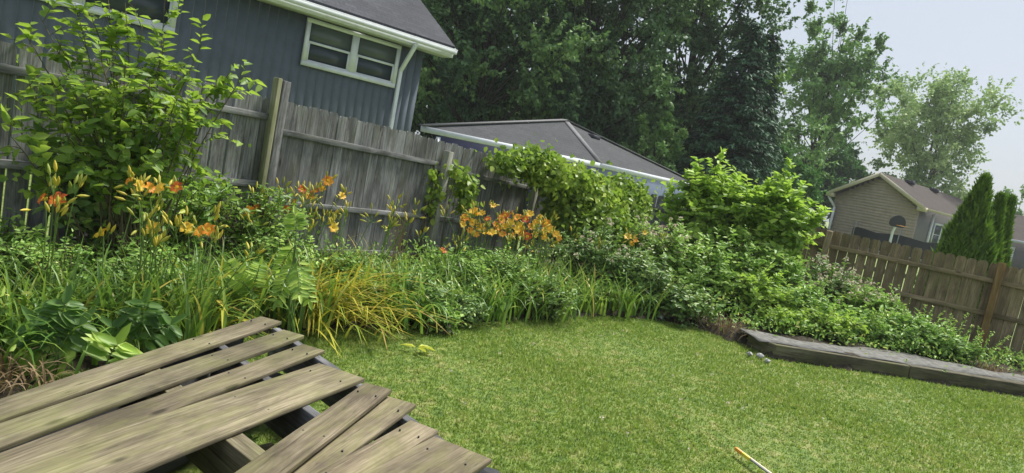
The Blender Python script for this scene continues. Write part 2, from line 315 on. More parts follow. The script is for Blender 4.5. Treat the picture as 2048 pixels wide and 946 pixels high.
# planting bed soil: a raised, lumpy sheet between the lawn edge and the fences
poly = list(LE)+[np.array(q) for q in TIMB[1:]]+[FR(-3.2)+BN*.03, FR(6.4)+BN*.03]+[FL(10.2)+FN*.03, FL(-1.5)+FN*.03]
poly = np.array(poly)
def inpoly(p, poly):
    x, y = p[:, 0], p[:, 1]; c = np.zeros(len(p), bool); k = len(poly); jj = k-1
    for ii in range(k):
        xi, yi = poly[ii]; xj, yj = poly[jj]
        c ^= ((yi > y) != (yj > y)) & (x < (xj-xi)*(y-yi)/(yj-yi+1e-12)+xi); jj = ii
    return c
gx = np.arange(-6, 11, .12); gy = np.arange(3, 17, .12); X, Y = np.meshgrid(gx, gy, indexing='ij')
ins = inpoly(np.stack([X.ravel(), Y.ravel()], 1), poly).reshape(X.shape)
Z = np.where(ins, .03+.02*np.sin(X*5+Y*3)+.02*rs.rand(*X.shape), -.06)
tl0, tl1 = np.array(TIMB[1]), np.array(TIMB[2]); td = (tl1-tl0)/np.linalg.norm(tl1-tl0); tn = np.array([-td[1], td[0]])
dT = (X-tl0[0])*tn[0]+(Y-tl0[1])*tn[1]; aT = (X-tl0[0])*td[0]+(Y-tl0[1])*td[1]
raised = np.clip((aT+.4)*2, 0, 1)*np.clip((dT-.02)*20, 0, 1)*np.clip((2.2-dT)*1, 0, 1)*ins; Z = Z+raised*.085
mb = MB(); i, j = np.meshgrid(np.arange(len(gx)-1), np.arange(len(gy)-1), indexing='ij'); nY = len(gy); a = i*nY+j
keep = (ins[:-1, :-1] | ins[1:, 1:] | ins[1:, :-1] | ins[:-1, 1:])
mb.add(np.stack([X, Y, Z], -1).reshape(-1, 3), np.stack([a, a+nY, a+nY+1, a+1], -1)[keep], .5)
tag(mb.build('garden_soil', M['soil'], smooth=True), kind='structure')

# ---------------------------------------------------------------- lawn blades
def grass():
    mb = MB(); N = 520000
    rr = 2.2+9.3*rs.rand(N)**1.1; th = rs.uniform(-.86, .98, N); x = rr*np.sin(th); y = rr*np.cos(th)
    p_ = np.stack([x, y], 1); ok = ~inpoly(p_, poly) & (y > 1.6) & (y < 10)
    dk_ = np.array([(-2.3, .9), (-1.9, 3.0), (-1.55, 4.2), (-1.05, 3.65), (-1.25, 2.9), (-1.5, 1.2)]); ok &= ~inpoly(p_, dk_)
    # keep to the garden side of both fences
    ok &= ((x+3.7)*FN[0]+(y-4.75)*FN[1] > 0); p_ = p_[ok]; rr = rr[ok]; n = len(p_)
    tall = noise_np(p_*1.3); h = (.010+.017*rs.rand(n))*(.6+.55*tall+.5*(rs.rand(n) > .93))*(.7+.6*noise_np(p_*23))*(.8+.05*rr); wd = .0022+.00075*rr
    az = rs.rand(n)*6.283; lean = np.abs(rs.randn(n))*.55; b = np.concatenate([p_, GZ(p_[:, 0], p_[:, 1])[:, None]-.002], 1)
    sx = np.stack([np.cos(az+1.57), np.sin(az+1.57), np.zeros(n)], 1)*wd[:, None]
    tip = b+np.stack([np.cos(az)*lean*h, np.sin(az)*lean*h, h], 1)
    v = np.stack([b-sx, b+sx, tip], 1).reshape(-1, 3)
    mb.add(v, np.arange(3*n).reshape(-1, 3), rs.rand(n)); return mb
def noise_np(p):
    return .5+.25*np.sin(p[:, 0]*2.1+1.3*np.sin(p[:, 1]*1.7))+.25*np.sin(p[:, 1]*2.7+1.1*np.sin(p[:, 0]*2.9))
tag(grass().build('lawn_grass', M['blade']), 'short mown grass blades covering the lawn', 'grass', kind='stuff')

# ---------------------------------------------------------------- fences
UZ = np.array([0, 0, 1.])
def board_panel(mb, fn, ta, tb, dirv, nrmv, top, gap, base=.03, w=.138, thick=.016, wob=.012):
    t = ta; d3 = np.array([*dirv, 0]); n3 = np.array([*nrmv, 0])
    while t < tb-.05:
        ww = min(w*rs.uniform(.97, 1.03), tb-t); c = fn(t+ww/2); zt = top(t+ww/2)+rs.uniform(-wob, wob); zb = base+rs.uniform(-.01, .01)
        lean = rs.randn()*.006; off = rs.randn()*.002
        dg = .03; y0, y1 = -ww/2, ww/2
        prof = [(y0, zb), (y1, zb), (y1, zt-dg*1.2), (y1-dg*.8, zt), (y0+dg*.8, zt), (y0, zt-dg*1.2)]
        v = []; l = []; rn = rs.rand()
        for s_ in (1, -1):
            for a, z in prof:
                v.append(np.array([c[0], c[1], z])+d3*(a+lean*(z-.9))+n3*(off+s_*thick/2)); l.append((a, z, s_*.008))
        mb.add(v, [[0, 1, 2, 3, 4, 5], [11, 10, 9, 8, 7, 6]], rn, l)
        mb.add(v, [[k, k+6, (k+1) % 6+6, (k+1) % 6] for k in range(6)], rn, l)
        t += ww+gap(t)
def left_fence():
    th = thing('wooden_fence', (*FL(4), 0), 'long weathered grey board fence behind the flower bed, running back from the left edge', 'fence')
    top = lambda t: float(np.interp(t, [-1.5, 2.3, 4.9, 10.4], [1.78, 1.80, 1.72, 1.50]))
    d = np.array([.515, .857])
    bays = [(-1.5, -.35, .016), (-.2, 2.22, .016), (2.42, 4.885, .0025), (4.905, 7.4, .003), (7.5, 9.2, .004), (9.3, 10.3, .004)]
    for k, (a, b, g) in enumerate(bays):
        mb = MB(); board_panel(mb, FL, a, b, d, FN, top, lambda t: g*rs.uniform(.5, 1.5)); mb.build('board_panel', M['greywood'], th)
        rz = [-.19, -.85, -1.42] if k < 2 else [-.31, -1.02, -1.52] if k == 2 else [-.36, -1.02, -1.42]
        for z in rz:
            r = MB(); pa = FL(a-.04)+FN*.028; pb = FL(b+.04)+FN*.028
            beam(r, (*pa, top(a)+z), (*pb, top(b)+z), .038, .062, jit=.002); bevel(r.build('rail', M['greywood'], th), .004)
    for t, h, mt, lean in [(-.28, 1.85, 'greywood', 0), (2.3, 1.98, 'greywood', .01), (4.98, 1.60, 'palepost', .05), (7.45, 1.45, 'palepost', .03), (9.25, 1.4, 'greywood', 0)]:
        r = MB(); p_ = FL(t)+FN*(.075 if t > 4 else .045); q = p_+d*lean*1.6
        if t == 2.3:
            beam(r, (*p_, 0), (*(p_+d*.03), h), .09, .09, up=(*FN, 0), jit=.002)
            bevel(r.build('post', M['greywood'], th), .006)
            r = MB(); p2 = p_-d*.085+FN*.02; beam(r, (*p2, 0), (*(p2+d*.02), h+.01), .05, .075, up=(*FN, 0), jit=.002); bevel(r.build('post', M['mossypost'], th), .005)
        else:
            beam(r, (*p_, 0), (*q, h), .095, .095, up=(*FN, 0), jit=.003); bevel(r.build('post', M[mt], th), .006)
left_fence()
def right_fence():
    th = thing('wooden_fence', (*FR(1), 0), 'brown stained board fence across the back right with narrow light gaps', 'fence')
    top = lambda s: float(np.interp(s, [-3, 0, 6], [1.50, 1.51, 1.52])); d = np.array([-.857, .515])
    bays = [(-3.2, -.006, .004), (.006, 2.39, .011), (2.40, 4.34, .008), (4.35, 6.4, .005)]
    for a, b, g in bays:
        mb = MB(); board_panel(mb, FR, a, b, d, BN, top, lambda t: g*rs.uniform(.3, 1.5), wob=.008); mb.build('board_panel', M['brownwood' if a < 4 else 'greywood'], th)
        for z in (-.27, -.77, -1.33):
            r = MB(); pa = FR(a-.05)+BN*.028; pb = FR(b+.05)+BN*.028
            beam(r, (*pa, top(a)+z), (*pb, top(b)+z), .038, .07, jit=.002); bevel(r.build('rail', M['brownwood' if a < 4 else 'greywood'], th), .004)
    for s, mt, h in [(0, 'orangepost', 1.53), (2.4, 'brownwood', 1.5), (4.35, 'brownwood', 1.5), (-2.5, 'brownwood', 1.5)]:
        r = MB(); p_ = FR(s)+BN*.095; beam(r, (*p_, 0), (*(p_), h), .095, .095, up=(*BN, 0), jit=.003)
        bevel(r.build('post', M[mt], th), .006)
right_fence()

# ---------------------------------------------------------------- timber edging and its fabric
def edging():
    th = thing('timber_edging', (*TIMB[1], 0), 'low landscape timber border holding the raised bed beside the lawn', 'garden edging')
    for a, b in zip(TIMB[:-1], TIMB[1:]):
        a = np.array(a); b = np.array(b); dd = (b-a)/np.linalg.norm(b-a); nn = np.array([-dd[1], dd[0]])
        segs = [(a, b)] if np.linalg.norm(b-a) < 2 else [(a, a+dd*np.linalg.norm(b-a)*.52), (a+dd*(np.linalg.norm(b-a)*.52+.006), b)]
        for p_, q in segs:
            r = MB(); beam(r, (*(p_+nn*.045), .072), (*(q+nn*.045), .066), .09, .15, jit=.004); bevel(r.build('timber', M['timber'], th), .01)
edging()
mb = MB(); n = 60; a_ = np.linspace(-.15, 4.6, n); rows = []
for k, o_ in enumerate([.10, .22, .38, .56]):
    o2 = o_*(1 if k == 0 else 1+.25*np.sin(a_*2.3+k)) ; pt = tl0[None]+td[None]*a_[:, None]+tn[None]*o2[:, None] if hasattr(o2, '__len__') else tl0[None]+td[None]*a_[:, None]+tn[None]*o_
    rows.append(np.concatenate([pt, (.148+.006*np.sin(a_*9+k*2)+.012*k/3)[:, None]], 1))
V_ = np.stack(rows, 1).reshape(-1, 3); i, j = np.meshgrid(np.arange(n-1), np.arange(3), indexing='ij'); a = i*4+j
mb.add(V_, np.stack([a, a+4, a+5, a+1], -1).reshape(-1, 4), .5)
fo = mb.build('weed_fabric', M['fabric'], smooth=True); tag(fo, 'grey dusty weed fabric strip lying just behind the timber border', 'ground fabric')
sm = fo.modifiers.new('s', 'SOLIDIFY'); sm.thickness = .01

# ---------------------------------------------------------------- pile of deck boards
NAILD = (.14, .66, 1.18)
def deck_board(a, b, w, z0, z1, label, sl=.022, ext=0, c=(0, 0)):
    """a: near end, b: far end on plan, top of board at z"""
    a = np.array(a, float); b = np.array(b, float); dd = (b-a)/np.linalg.norm(b-a); a = a-dd*ext
    r = MB(); n = 10; s3 = np.array([dd[1], -dd[0], 0]); Ln = np.linalg.norm(b-a); V_ = []; Lc = []
    for k in range(n+1):
        f_ = k/n; c_ = np.array([*(a+(b-a)*f_), z0+(z1-z0)*f_+.006*math.sin(f_*5+w*40)])
        skew = 0.0
        for sx, sz in ((-.5, -1), (.5, -1), (.5, 0), (-.5, 0)):
            V_.append(c_+s3*sx*w+UZ*sz*sl+np.array([*dd, 0])*(c[0]*sx*w if k == n else 0)+rs.randn(3)*.0007); Lc.append((sx*w, f_*Ln, sz*sl))
    F_ = []
    for k in range(n):
        for q in range(4): F_.append([k*4+q, k*4+(q+1) % 4, k*4+4+(q+1) % 4, k*4+4+q])
    rn = rs.rand(); r.add(V_, F_, rn, Lc); r.add(V_, [[3, 2, 1, 0], [n*4, n*4+1, n*4+2, n*4+3]], rn, Lc)
    o = r.build('deck_board', M['deck']); bevel(o, .003, 2)
    for f_ in NAILD:
        for s_ in (-.32, .32):
            nm = MB(); q = np.array([*(b-dd*f_), z1+(z0-z1)*f_/Ln+.001])+s3*s_*w; tube(nm, [q-UZ*.01, q+UZ*.0025], .0042, 7); nm.build('nail_head', M['darkstone'], o).matrix_parent_inverse = Matrix.Identity(4)
    tag(o, label, 'wooden board', 'weathered deck boards in the pile'); return o
def dk(e0, e1, n0, n1, z, **k):
    """far end corners e0,e1 and nearer points n0,n1 (pixels) -> centre line and width on height z"""
    E0, E1, N0, N1 = [PZ(*q, z)[:2] for q in (e0, e1, n0, n1)]
    return (N0+N1)/2, (E0+E1)/2
ZT = .42
specs = [
 ((523, 627), (562, 645), (0, 801), (0, 841), .145, 'topmost deck board, farthest from the camera, with a long crack', .42, .9),
 ((570, 656), (606, 671), (0, 845), (0, 900), .142, 'mossy deck board second from the far side of the pile', .42, .9),
 ((607, 684), (649, 700), (0, 908), (0, 962), .142, 'deck board third from the far side, just above the widest board', .42, .9),
 ((650, 722), (719, 758), (350, 823), (350, 911), .285, 'widest deck board, fourth from the far side, beside the open gap', .42, 1.7),
]
for e0, e1, n0, n1, w_, lb, z_, ex in specs:
    a_, b_ = dk(e0, e1, n0, n1, z_); deck_board(a_, b_, w_, z_, z_, lb, ext=ex)
a_, b_ = dk((733, 766), (780, 778), (472, 946), (572, 946), .452); deck_board(a_, b_, .140, .446, .458, 'loose deck board lying askew on top of its neighbour beside the gap', ext=1.2)
a_, b_ = dk((776, 782), (827, 813), (640, 868), (742, 878), .42); deck_board(a_, b_, .165, .42, .42, 'shaded deck board half hidden under the skewed loose one', ext=1.6)
a_, b_ = dk((828, 834), (872, 862), (742, 886), (737, 946), .42); deck_board(a_, b_, .145, .42, .42, 'short ended deck board second from the near right corner', ext=1.6)
a_, b_ = dk((875, 870), (979, 916), (745, 943), (933, 946), .42); deck_board(a_, b_, .285, .42, .42, 'broad worn deck board at the near right corner of the pile', ext=1.5)
# joists below, parallel to the line of the board ends, and sleepers under them
e_a = PZ(560, 640, .39)[:2]; e_b = PZ(930, 890, .39)[:2]; jd = (e_b-e_a)/np.linalg.norm(e_b-e_a); bd = np.array([-.24, -.97])
for k, (off, nm, ex0, ex1) in enumerate([(.13, 'dark joist under the far ends of the deck boards', -.10, -.02), (.62, 'dark joist crossing the middle of the gap between the deck boards', -.08, .02), (1.12, 'pale worn joist under the near part of the deck boards', -.05, .1), (2.1, 'joist under the near end of the deck boards', .3, .6)]):
    a_ = e_a+bd*off-jd*ex0; b_ = e_b+bd*off*.8+jd*ex1
    r = MB(); beam(r, (*a_, .300), (*b_, .300), .045 if k != 2 else .09, .195, jit=.002); o = r.build('joist', M['joist'] if k != 2 else M['deck']); bevel(o, .004); tag(o, nm, 'wooden beam', 'joists under the deck boards')
for k, f_ in enumerate((.18, .86)):
    c0 = e_a+(e_b-e_a)*f_; r = MB(); beam(r, (*(c0+bd*.16), .10), (*(c0+bd*2.6), .10), .12, .20, jit=.003); o = r.build('sleeper', M['joist']); bevel(o, .006)
    tag(o, ['sleeper lying on the grass under the left half of the joists', 'sleeper lying on the grass under the right half of the joists'][k], 'wooden beam', 'sleepers under the joists')
a1_, b1_ = dk((523, 627), (562, 645), (0, 801), (0, 841), .42); d1_ = (b1_-a1_)/np.linalg.norm(b1_-a1_)
r = MB(); beam(r, (*(a1_-d1_*.8), .215), (*(b1_-d1_*.30), .215), .04, .35, jit=.002); o = r.build('gap_blocker_plank', M['joist']); bevel(o, .004); tag(o, 'added plank on edge under the topmost far board, keeping the gaps dark', 'wooden board')  # added plank: hides the lit grass so the board gaps read dark
a_ = PZ(432, 922, .03); b_ = PZ(545, 890, .03); r = MB(); beam(r, a_, b_, .03, .02); o = r.build('thin_batten', M['deck']); bevel(o, .002); tag(o, 'thin pale batten lying on the grass inside the gap of the pile', 'wooden strip')
a_ = PZ(470, 880, .12); b_ = PZ(600, 770, .2)
r = MB(); cc = PZ(978, 948, .09); tube(r, [cc+np.array([-.0, .0, -.09]), cc+np.array([0, 0, -.04]), cc+np.array([0, 0, .0]), cc+np.array([0, 0, .02])], [.07, .09, .075, .03], 9)
tag(r.build('dark_stone', M['darkstone'], smooth=True), 'dark rounded stone on the lawn at the near right corner of the board pile', 'stone')

# stick on the lawn
a_ = PZ(1474, 897, .035); b_ = PZ(1548, 952, .04); b_ = b_+(b_-a_)*.8; th = thing('marking_stick', a_, 'thin pale stick with orange and yellow tip lying on the lawn', 'stick'); dd = (b_-a_)/np.linalg.norm(b_-a_)
r = MB(); beam(r, a_, b_, .012, .014); bevel(r.build('shaft', M['stickw'], th), .002)
sx = np.cross(dd, UZ)
for o0, o1, mt in ((.0, .07, 'tomato'), (.075, .16, 'sticky_')):
    r = MB(); beam(r, a_+dd*o0+sx*.014*1, a_+dd*o1+sx*.014, .016, .022); bevel(r.build('wrap', M[mt], th), .002)
r = MB(); beam(r, a_+dd*.165+sx*.013, b_+sx*.013, .012, .010); bevel(r.build('shaft', M['steel'], th), .002)

# ---------------------------------------------------------------- houses
def quadsheet(mb, corners, thick, ucoord=True, rnd=.5):
    """planar quad/tri a,b,c,(d) given thickness downwards along its normal; lc = (along a->b, up slope, 0)"""
    c = np.array(corners, float); k = len(c); e = nrm(c[1]-c[0]); n = nrm(np.cross(c[1]-c[0], c[-1]-c[0])); n = n if n[2] > 0 or abs(n[2]) < 1e-6 else -n
    up = np.cross(n, e); loc = np.stack([(c-c[0])@e, (c-c[0])@up, np.zeros(k)], 1)
    v = np.concatenate([c, c-n*thick]); l = np.concatenate([loc, loc])
    mb.add(v, [list(range(k))], rnd, l); mb.add(v, [list(range(2*k-1, k-1, -1))], rnd, l); mb.add(v, [[q, q+k, (q+1) % k+k, (q+1) % k] for q in range(k)], rnd, l)
def window(parent, org, ax, n3, w_, h_, fr=.09, rail=True, mullion=0, glass='glass', curtain=None, deep=.06):
    """org: lower left outer corner on wall; ax: unit along wall; n3 outward"""
    r = MB(); ax = np.array(ax, float); n3 = np.array(n3, float)
    def bar(u0_, u1, v0, v1, th=deep, off=.0): obox(r, org+ax*(u0_+u1)/2+UZ*(v0+v1)/2+n3*(th/2+off), ax, n3, UZ, u1-u0_, th, v1-v0, .5)
    bar(0, w_, -fr*.2, fr); bar(0, w_, h_-fr, h_); bar(0, fr, fr, h_-fr); bar(w_-fr, w_, fr, h_-fr)
    us = [(fr, w_-fr)]
    if mullion:
        m_ = w_/2; bar(m_-mullion/2, m_+mullion/2, fr, h_-fr, deep*.9); us = [(fr, m_-mullion/2), (m_+mullion/2, w_-fr)]
    f = r.build('window', M['trim'], parent)
    for u0_, u1 in us:
        r = MB(); mz = h_*.5; s_ = .045
        def b2(a, b, c, d): obox(r, org+ax*(a+b)/2+UZ*(c+d)/2+n3*.025, ax, n3, UZ, b-a, .03, d-c, .5)
        if rail: b2(u0_, u1, mz-.025, mz+.025)
        b2(u0_, u1, fr, fr+s_*.7); b2(u0_, u0_+s_, fr+s_*.7, mz-.025); b2(u1-s_, u1, fr+s_*.7, mz-.025)
        s2 = r.build('sash', M['trim'], f); s2.matrix_parent_inverse = Matrix.Identity(4); s2.location = (0, 0, 0)
        s2.matrix_parent_inverse = f.matrix_parent_inverse.copy() if False else Matrix.Identity(4)
        for v0, v1, g in ((fr, mz, glass), (mz, h_-fr, curtain or glass)):
            r = MB(); obox(r, org+ax*(u0_+u1)/2+UZ*(v0+v1)/2+n3*.008, ax, n3, UZ, u1-u0_, .008, v1-v0, .5)
            g_ = r.build('pane', M[g], f); g_.matrix_parent_inverse = Matrix.Identity(4)
    return f

def blue_house():
    # near wall line in plan: right corner C, running to the left and towards the camera
    Dr, Dl = 16.6, 13.4
    er = P(912, 87, Dr); el = P(540, -15, Dl); ze = (er[2]+el[2])/2
    er = np.array([er[0], er[1], ze]); el = np.array([el[0], el[1], ze]); ax = nrm(er-el); ax[2] = 0; ax = nrm(ax); out = np.array([ax[1], -ax[0], 0])   # out = towards camera
    ov = .42; wl0 = er-out*ov-ax*.55; wl0[2] = 0                       # wall corner under the eave
    th = thing('blue_house', (wl0[0], wl0[1], 0), 'slate blue two storey house with white windows rising above the left fence', 'house')
    Lh = 15.; zs = ze-.14
    r = MB()   # vertical grooved siding: narrow panels over a backing wall
    obox(r, wl0-ax*Lh/2-out*.12+UZ*zs/2, ax, out, UZ, Lh, .2, zs, .5)
    k = 0; s = 0
    while s < Lh-.2:
        obox(r, wl0-ax*(s+.098)-out*.016+UZ*(zs/2), ax, out, UZ, .196, .006, zs-.002, rs.rand()); s += .2
    # gable end wall going back
    bk = -out; obox(r, wl0+bk*4.2-ax*.1+UZ*zs/2, bk, ax, UZ, 8., .2, zs, .5)
    v = [wl0+bk*.1+UZ*(zs-0), wl0+bk*8.2+UZ*zs, wl0+bk*4.2+UZ*(zs+2.3)]; v = [q*1. for q in v]; v = [np.array([q[0], q[1], zs+(2.2 if k == 2 else 0)]) for k, q in enumerate(v)]
    v2 = [q-ax*.2 for q in v]; r.add(v+v2, [[0, 1, 2], [5, 4, 3]], .5); r.add(v+v2, [[0, 3, 4, 1], [1, 4, 5, 2], [2, 5, 3, 0]], .5)
    r.build('wall', M['siding_blue'], th)
    # roof: front slope and back slope, pitch from the rake seen in the photo
    pitch = math.radians(33); run = 4.7; rise = run*math.tan(pitch)
    e0 = np.array([er[0], er[1], ze+.02]); e1 = e0-ax*(Lh+1.2); rdg = lambda q: q+bk*run+UZ*rise
    r = MB(); quadsheet(r, [e1, e0, rdg(e0), rdg(e1)], .12); quadsheet(r, [rdg(e0)+bk*run*1-UZ*rise, rdg(e1)+bk*run-UZ*rise, rdg(e1)+bk*.01, rdg(e0)+bk*.01], .12)
    r.build('roof', M['shingle'], th)
    r = MB(); obox(r, (e0+e1)/2-UZ*.19+bk*.035, ax, out, UZ, np.linalg.norm(e0-e1)-.01, .03, .16, .5); r.build('fascia', M['trim'], th)
    r = MB(); obox(r, (e0+e1)/2-UZ*.262+bk*.245, ax, out, UZ, np.linalg.norm(e0-e1)-.02, .39, .015, .5); r.build('soffit', M['soffit'], th)
    r = MB(); m_ = (e0+e1)/2-UZ*.13+out*.045; n_ = np.linalg.norm(e0-e1)    # K style gutter: trough of three strips
    obox(r, m_+out*.055, ax, out, UZ, n_, .012, .11, .5); obox(r, m_-UZ*.05, ax, out, UZ, n_, .10, .012, .5); obox(r, m_+out*.066+UZ*.045, ax, out, UZ, n_, .02, .02, .5); obox(r, m_+ax*n_/2, ax, out, UZ, .008, .11, .11, .5)
    r.build('gutter', M['trim'], th)
    r = MB(); ra = e0+UZ*-.0+out*.01; obox(r, (e0+rdg(e0))/2-UZ*.13+ax*.012, ax, nrm(rdg(e0)-e0), nrm(np.cross(ax, nrm(rdg(e0)-e0))), .024, np.linalg.norm(rdg(e0)-e0), .15, .5); r.build('rake_board', M['trim'], th)
    # downspout
    dsx = 1.13; g = e0-ax*dsx+out*.02-UZ*.2; wl = wl0+UZ*0; base_ = np.array([*(wl0+out*.05-ax*(dsx-.55-.0)*1)[:2], 0])
    base_ = base_-ax*.02; elb = np.array([base_[0], base_[1], ze-.85])
    r = MB()
    for p_, q in ((g, g-UZ*.08), (g-UZ*.07, elb+UZ*.02), (elb+UZ*.05, base_+UZ*.2)): beam(r, p_, q, .085, .07, up=out)
    bevel(r.build('downspout', M['trim'], th), .01)
    def onwall(x, y):   # pixel -> coordinate along wall (from wl0) and height
        d = ray(x, y); c0 = np.array([0, 0, EYE]); t = ((wl0-c0)@out)/(d@out); q = c0+d*t; return (q-wl0)@ax, q[2]
    u0_, z0 = onwall(600, 129); u1, z1 = onwall(787, 173); zt = ze-.275
    wz = (z0+z1)/2
    window(th, np.array([*(wl0+ax*u0_)[:2], wz])+out*.001, ax, out, u1-u0_, zt-wz, .085, True, .16, 'glass', 'curtain')
    u2, z2 = onwall(347, 66); window(th, np.array([*(wl0+ax*(u2-3.1))[:2], z2])+out*.001, ax, out, 3.1, 1.25, .085, True, .16, 'glass', 'curtain')
    print('blue house', wl0, ze, wz, z0, z1, zt, u0_, u1, 'ax', ax)
blue_house()

def garage():
    Ds = [17.5, 21.0, 27.5]; ps = [P(843, 250, Ds[0]), P(1200, 325, Ds[1]), P(1402, 373, Ds[2])]; ze = np.mean([q[2] for q in ps]); print('garage z', [q[2] for q in ps])
    a, b, c = [np.array([q[0], q[1], ze]) for q in ps]
    dab = nrm(a-b); dbc = nrm(c-b); print('garage angle', np.degrees(np.arccos(dab@dbc)), np.linalg.norm(a-b), np.linalg.norm(c-b))
    d_ = a+c-b; cen = (a+c)/2
    # apex on the ray of (1130,240)
    rr_ = ray(1130, 240); t = ((cen-np.array([0, 0, EYE]))@np.array([rr_[0], rr_[1], 0]))/(rr_[:2]@rr_[:2]); ap = np.array([0, 0, EYE])+rr_*t; print('apex', ap, cen)
    th = thing('hip_roof_garage', (cen[0], cen[1], 0), 'low blue garage with grey hip roof seen over the fence', 'garage')
    r = MB()
    for p_, q in ((a, b), (b, c), (c, d_), (d_, a)): quadsheet(r, [p_, q, ap], .06)
    r.build('roof', M['shingle2'], th)
    r = MB()
    for p_ in (a, b, c, d_):
        beam(r, p_+UZ*.01, ap+UZ*.01, .22, .03)
    r.build('hip_cap', M['cap'], th)
    cc = lambda q, k: cen+(q-cen)*(1-k)
    for p_, q in ((a, b), (b, c), (c, d_), (d_, a)):
        r = MB(); beam(r, p_-UZ*.075, q-UZ*.075, .03, .15); r.build('fascia', M['trim'], th)
    W = [np.array([*(cen+(q-cen)*.93)[:2], 0]) for q in (a, b, c, d_)]
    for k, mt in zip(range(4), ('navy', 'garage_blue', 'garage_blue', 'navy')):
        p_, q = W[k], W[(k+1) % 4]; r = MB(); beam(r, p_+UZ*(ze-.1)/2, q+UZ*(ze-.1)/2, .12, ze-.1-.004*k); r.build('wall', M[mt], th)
    # soffit
    r = MB(); q4 = [cen+(q-cen)*.985-UZ*.12 for q in (a, b, c, d_)]; quadsheet(r, q4, .01); r.build('soffit', M['trim'], th)
    # white corner trim, small window on the right wall, roof vent
    n3 = np.cross(nrm(W[2]-W[1]), UZ); n3 = n3 if n3@(np.zeros(3)-W[1]) > 0 else -n3
    ax = nrm(W[2]-W[1]); d = ray(1322, 400); t = ((W[1]-np.array([0, 0, EYE]))@n3)/(d@n3); q = np.array([0, 0, EYE])+d*t
    window(th, np.array([q[0], q[1], q[2]])+n3*.07, ax, n3, .62, .42, .07, False, .05)
    n1 = np.cross(nrm(W[1]-W[0]), UZ); n1 = n1 if n1@(-W[0]) > 0 else -n1
    r = MB(); obox(r, W[0]+n1*.07+nrm(W[1]-W[0])*.06+UZ*(ze/2-.1), nrm(W[1]-W[0]), n1, UZ, .12, .03, ze-.2, .5); r.build('corner_trim', M['trim'], th)
    v0 = b+(ap-b)*.72+(c-b)*.12; beam_ = MB(); beam(beam_, v0, v0+nrm(c-b)*.5, .22, .14); beam_.build('roof_vent', M['black'], th)
garage()

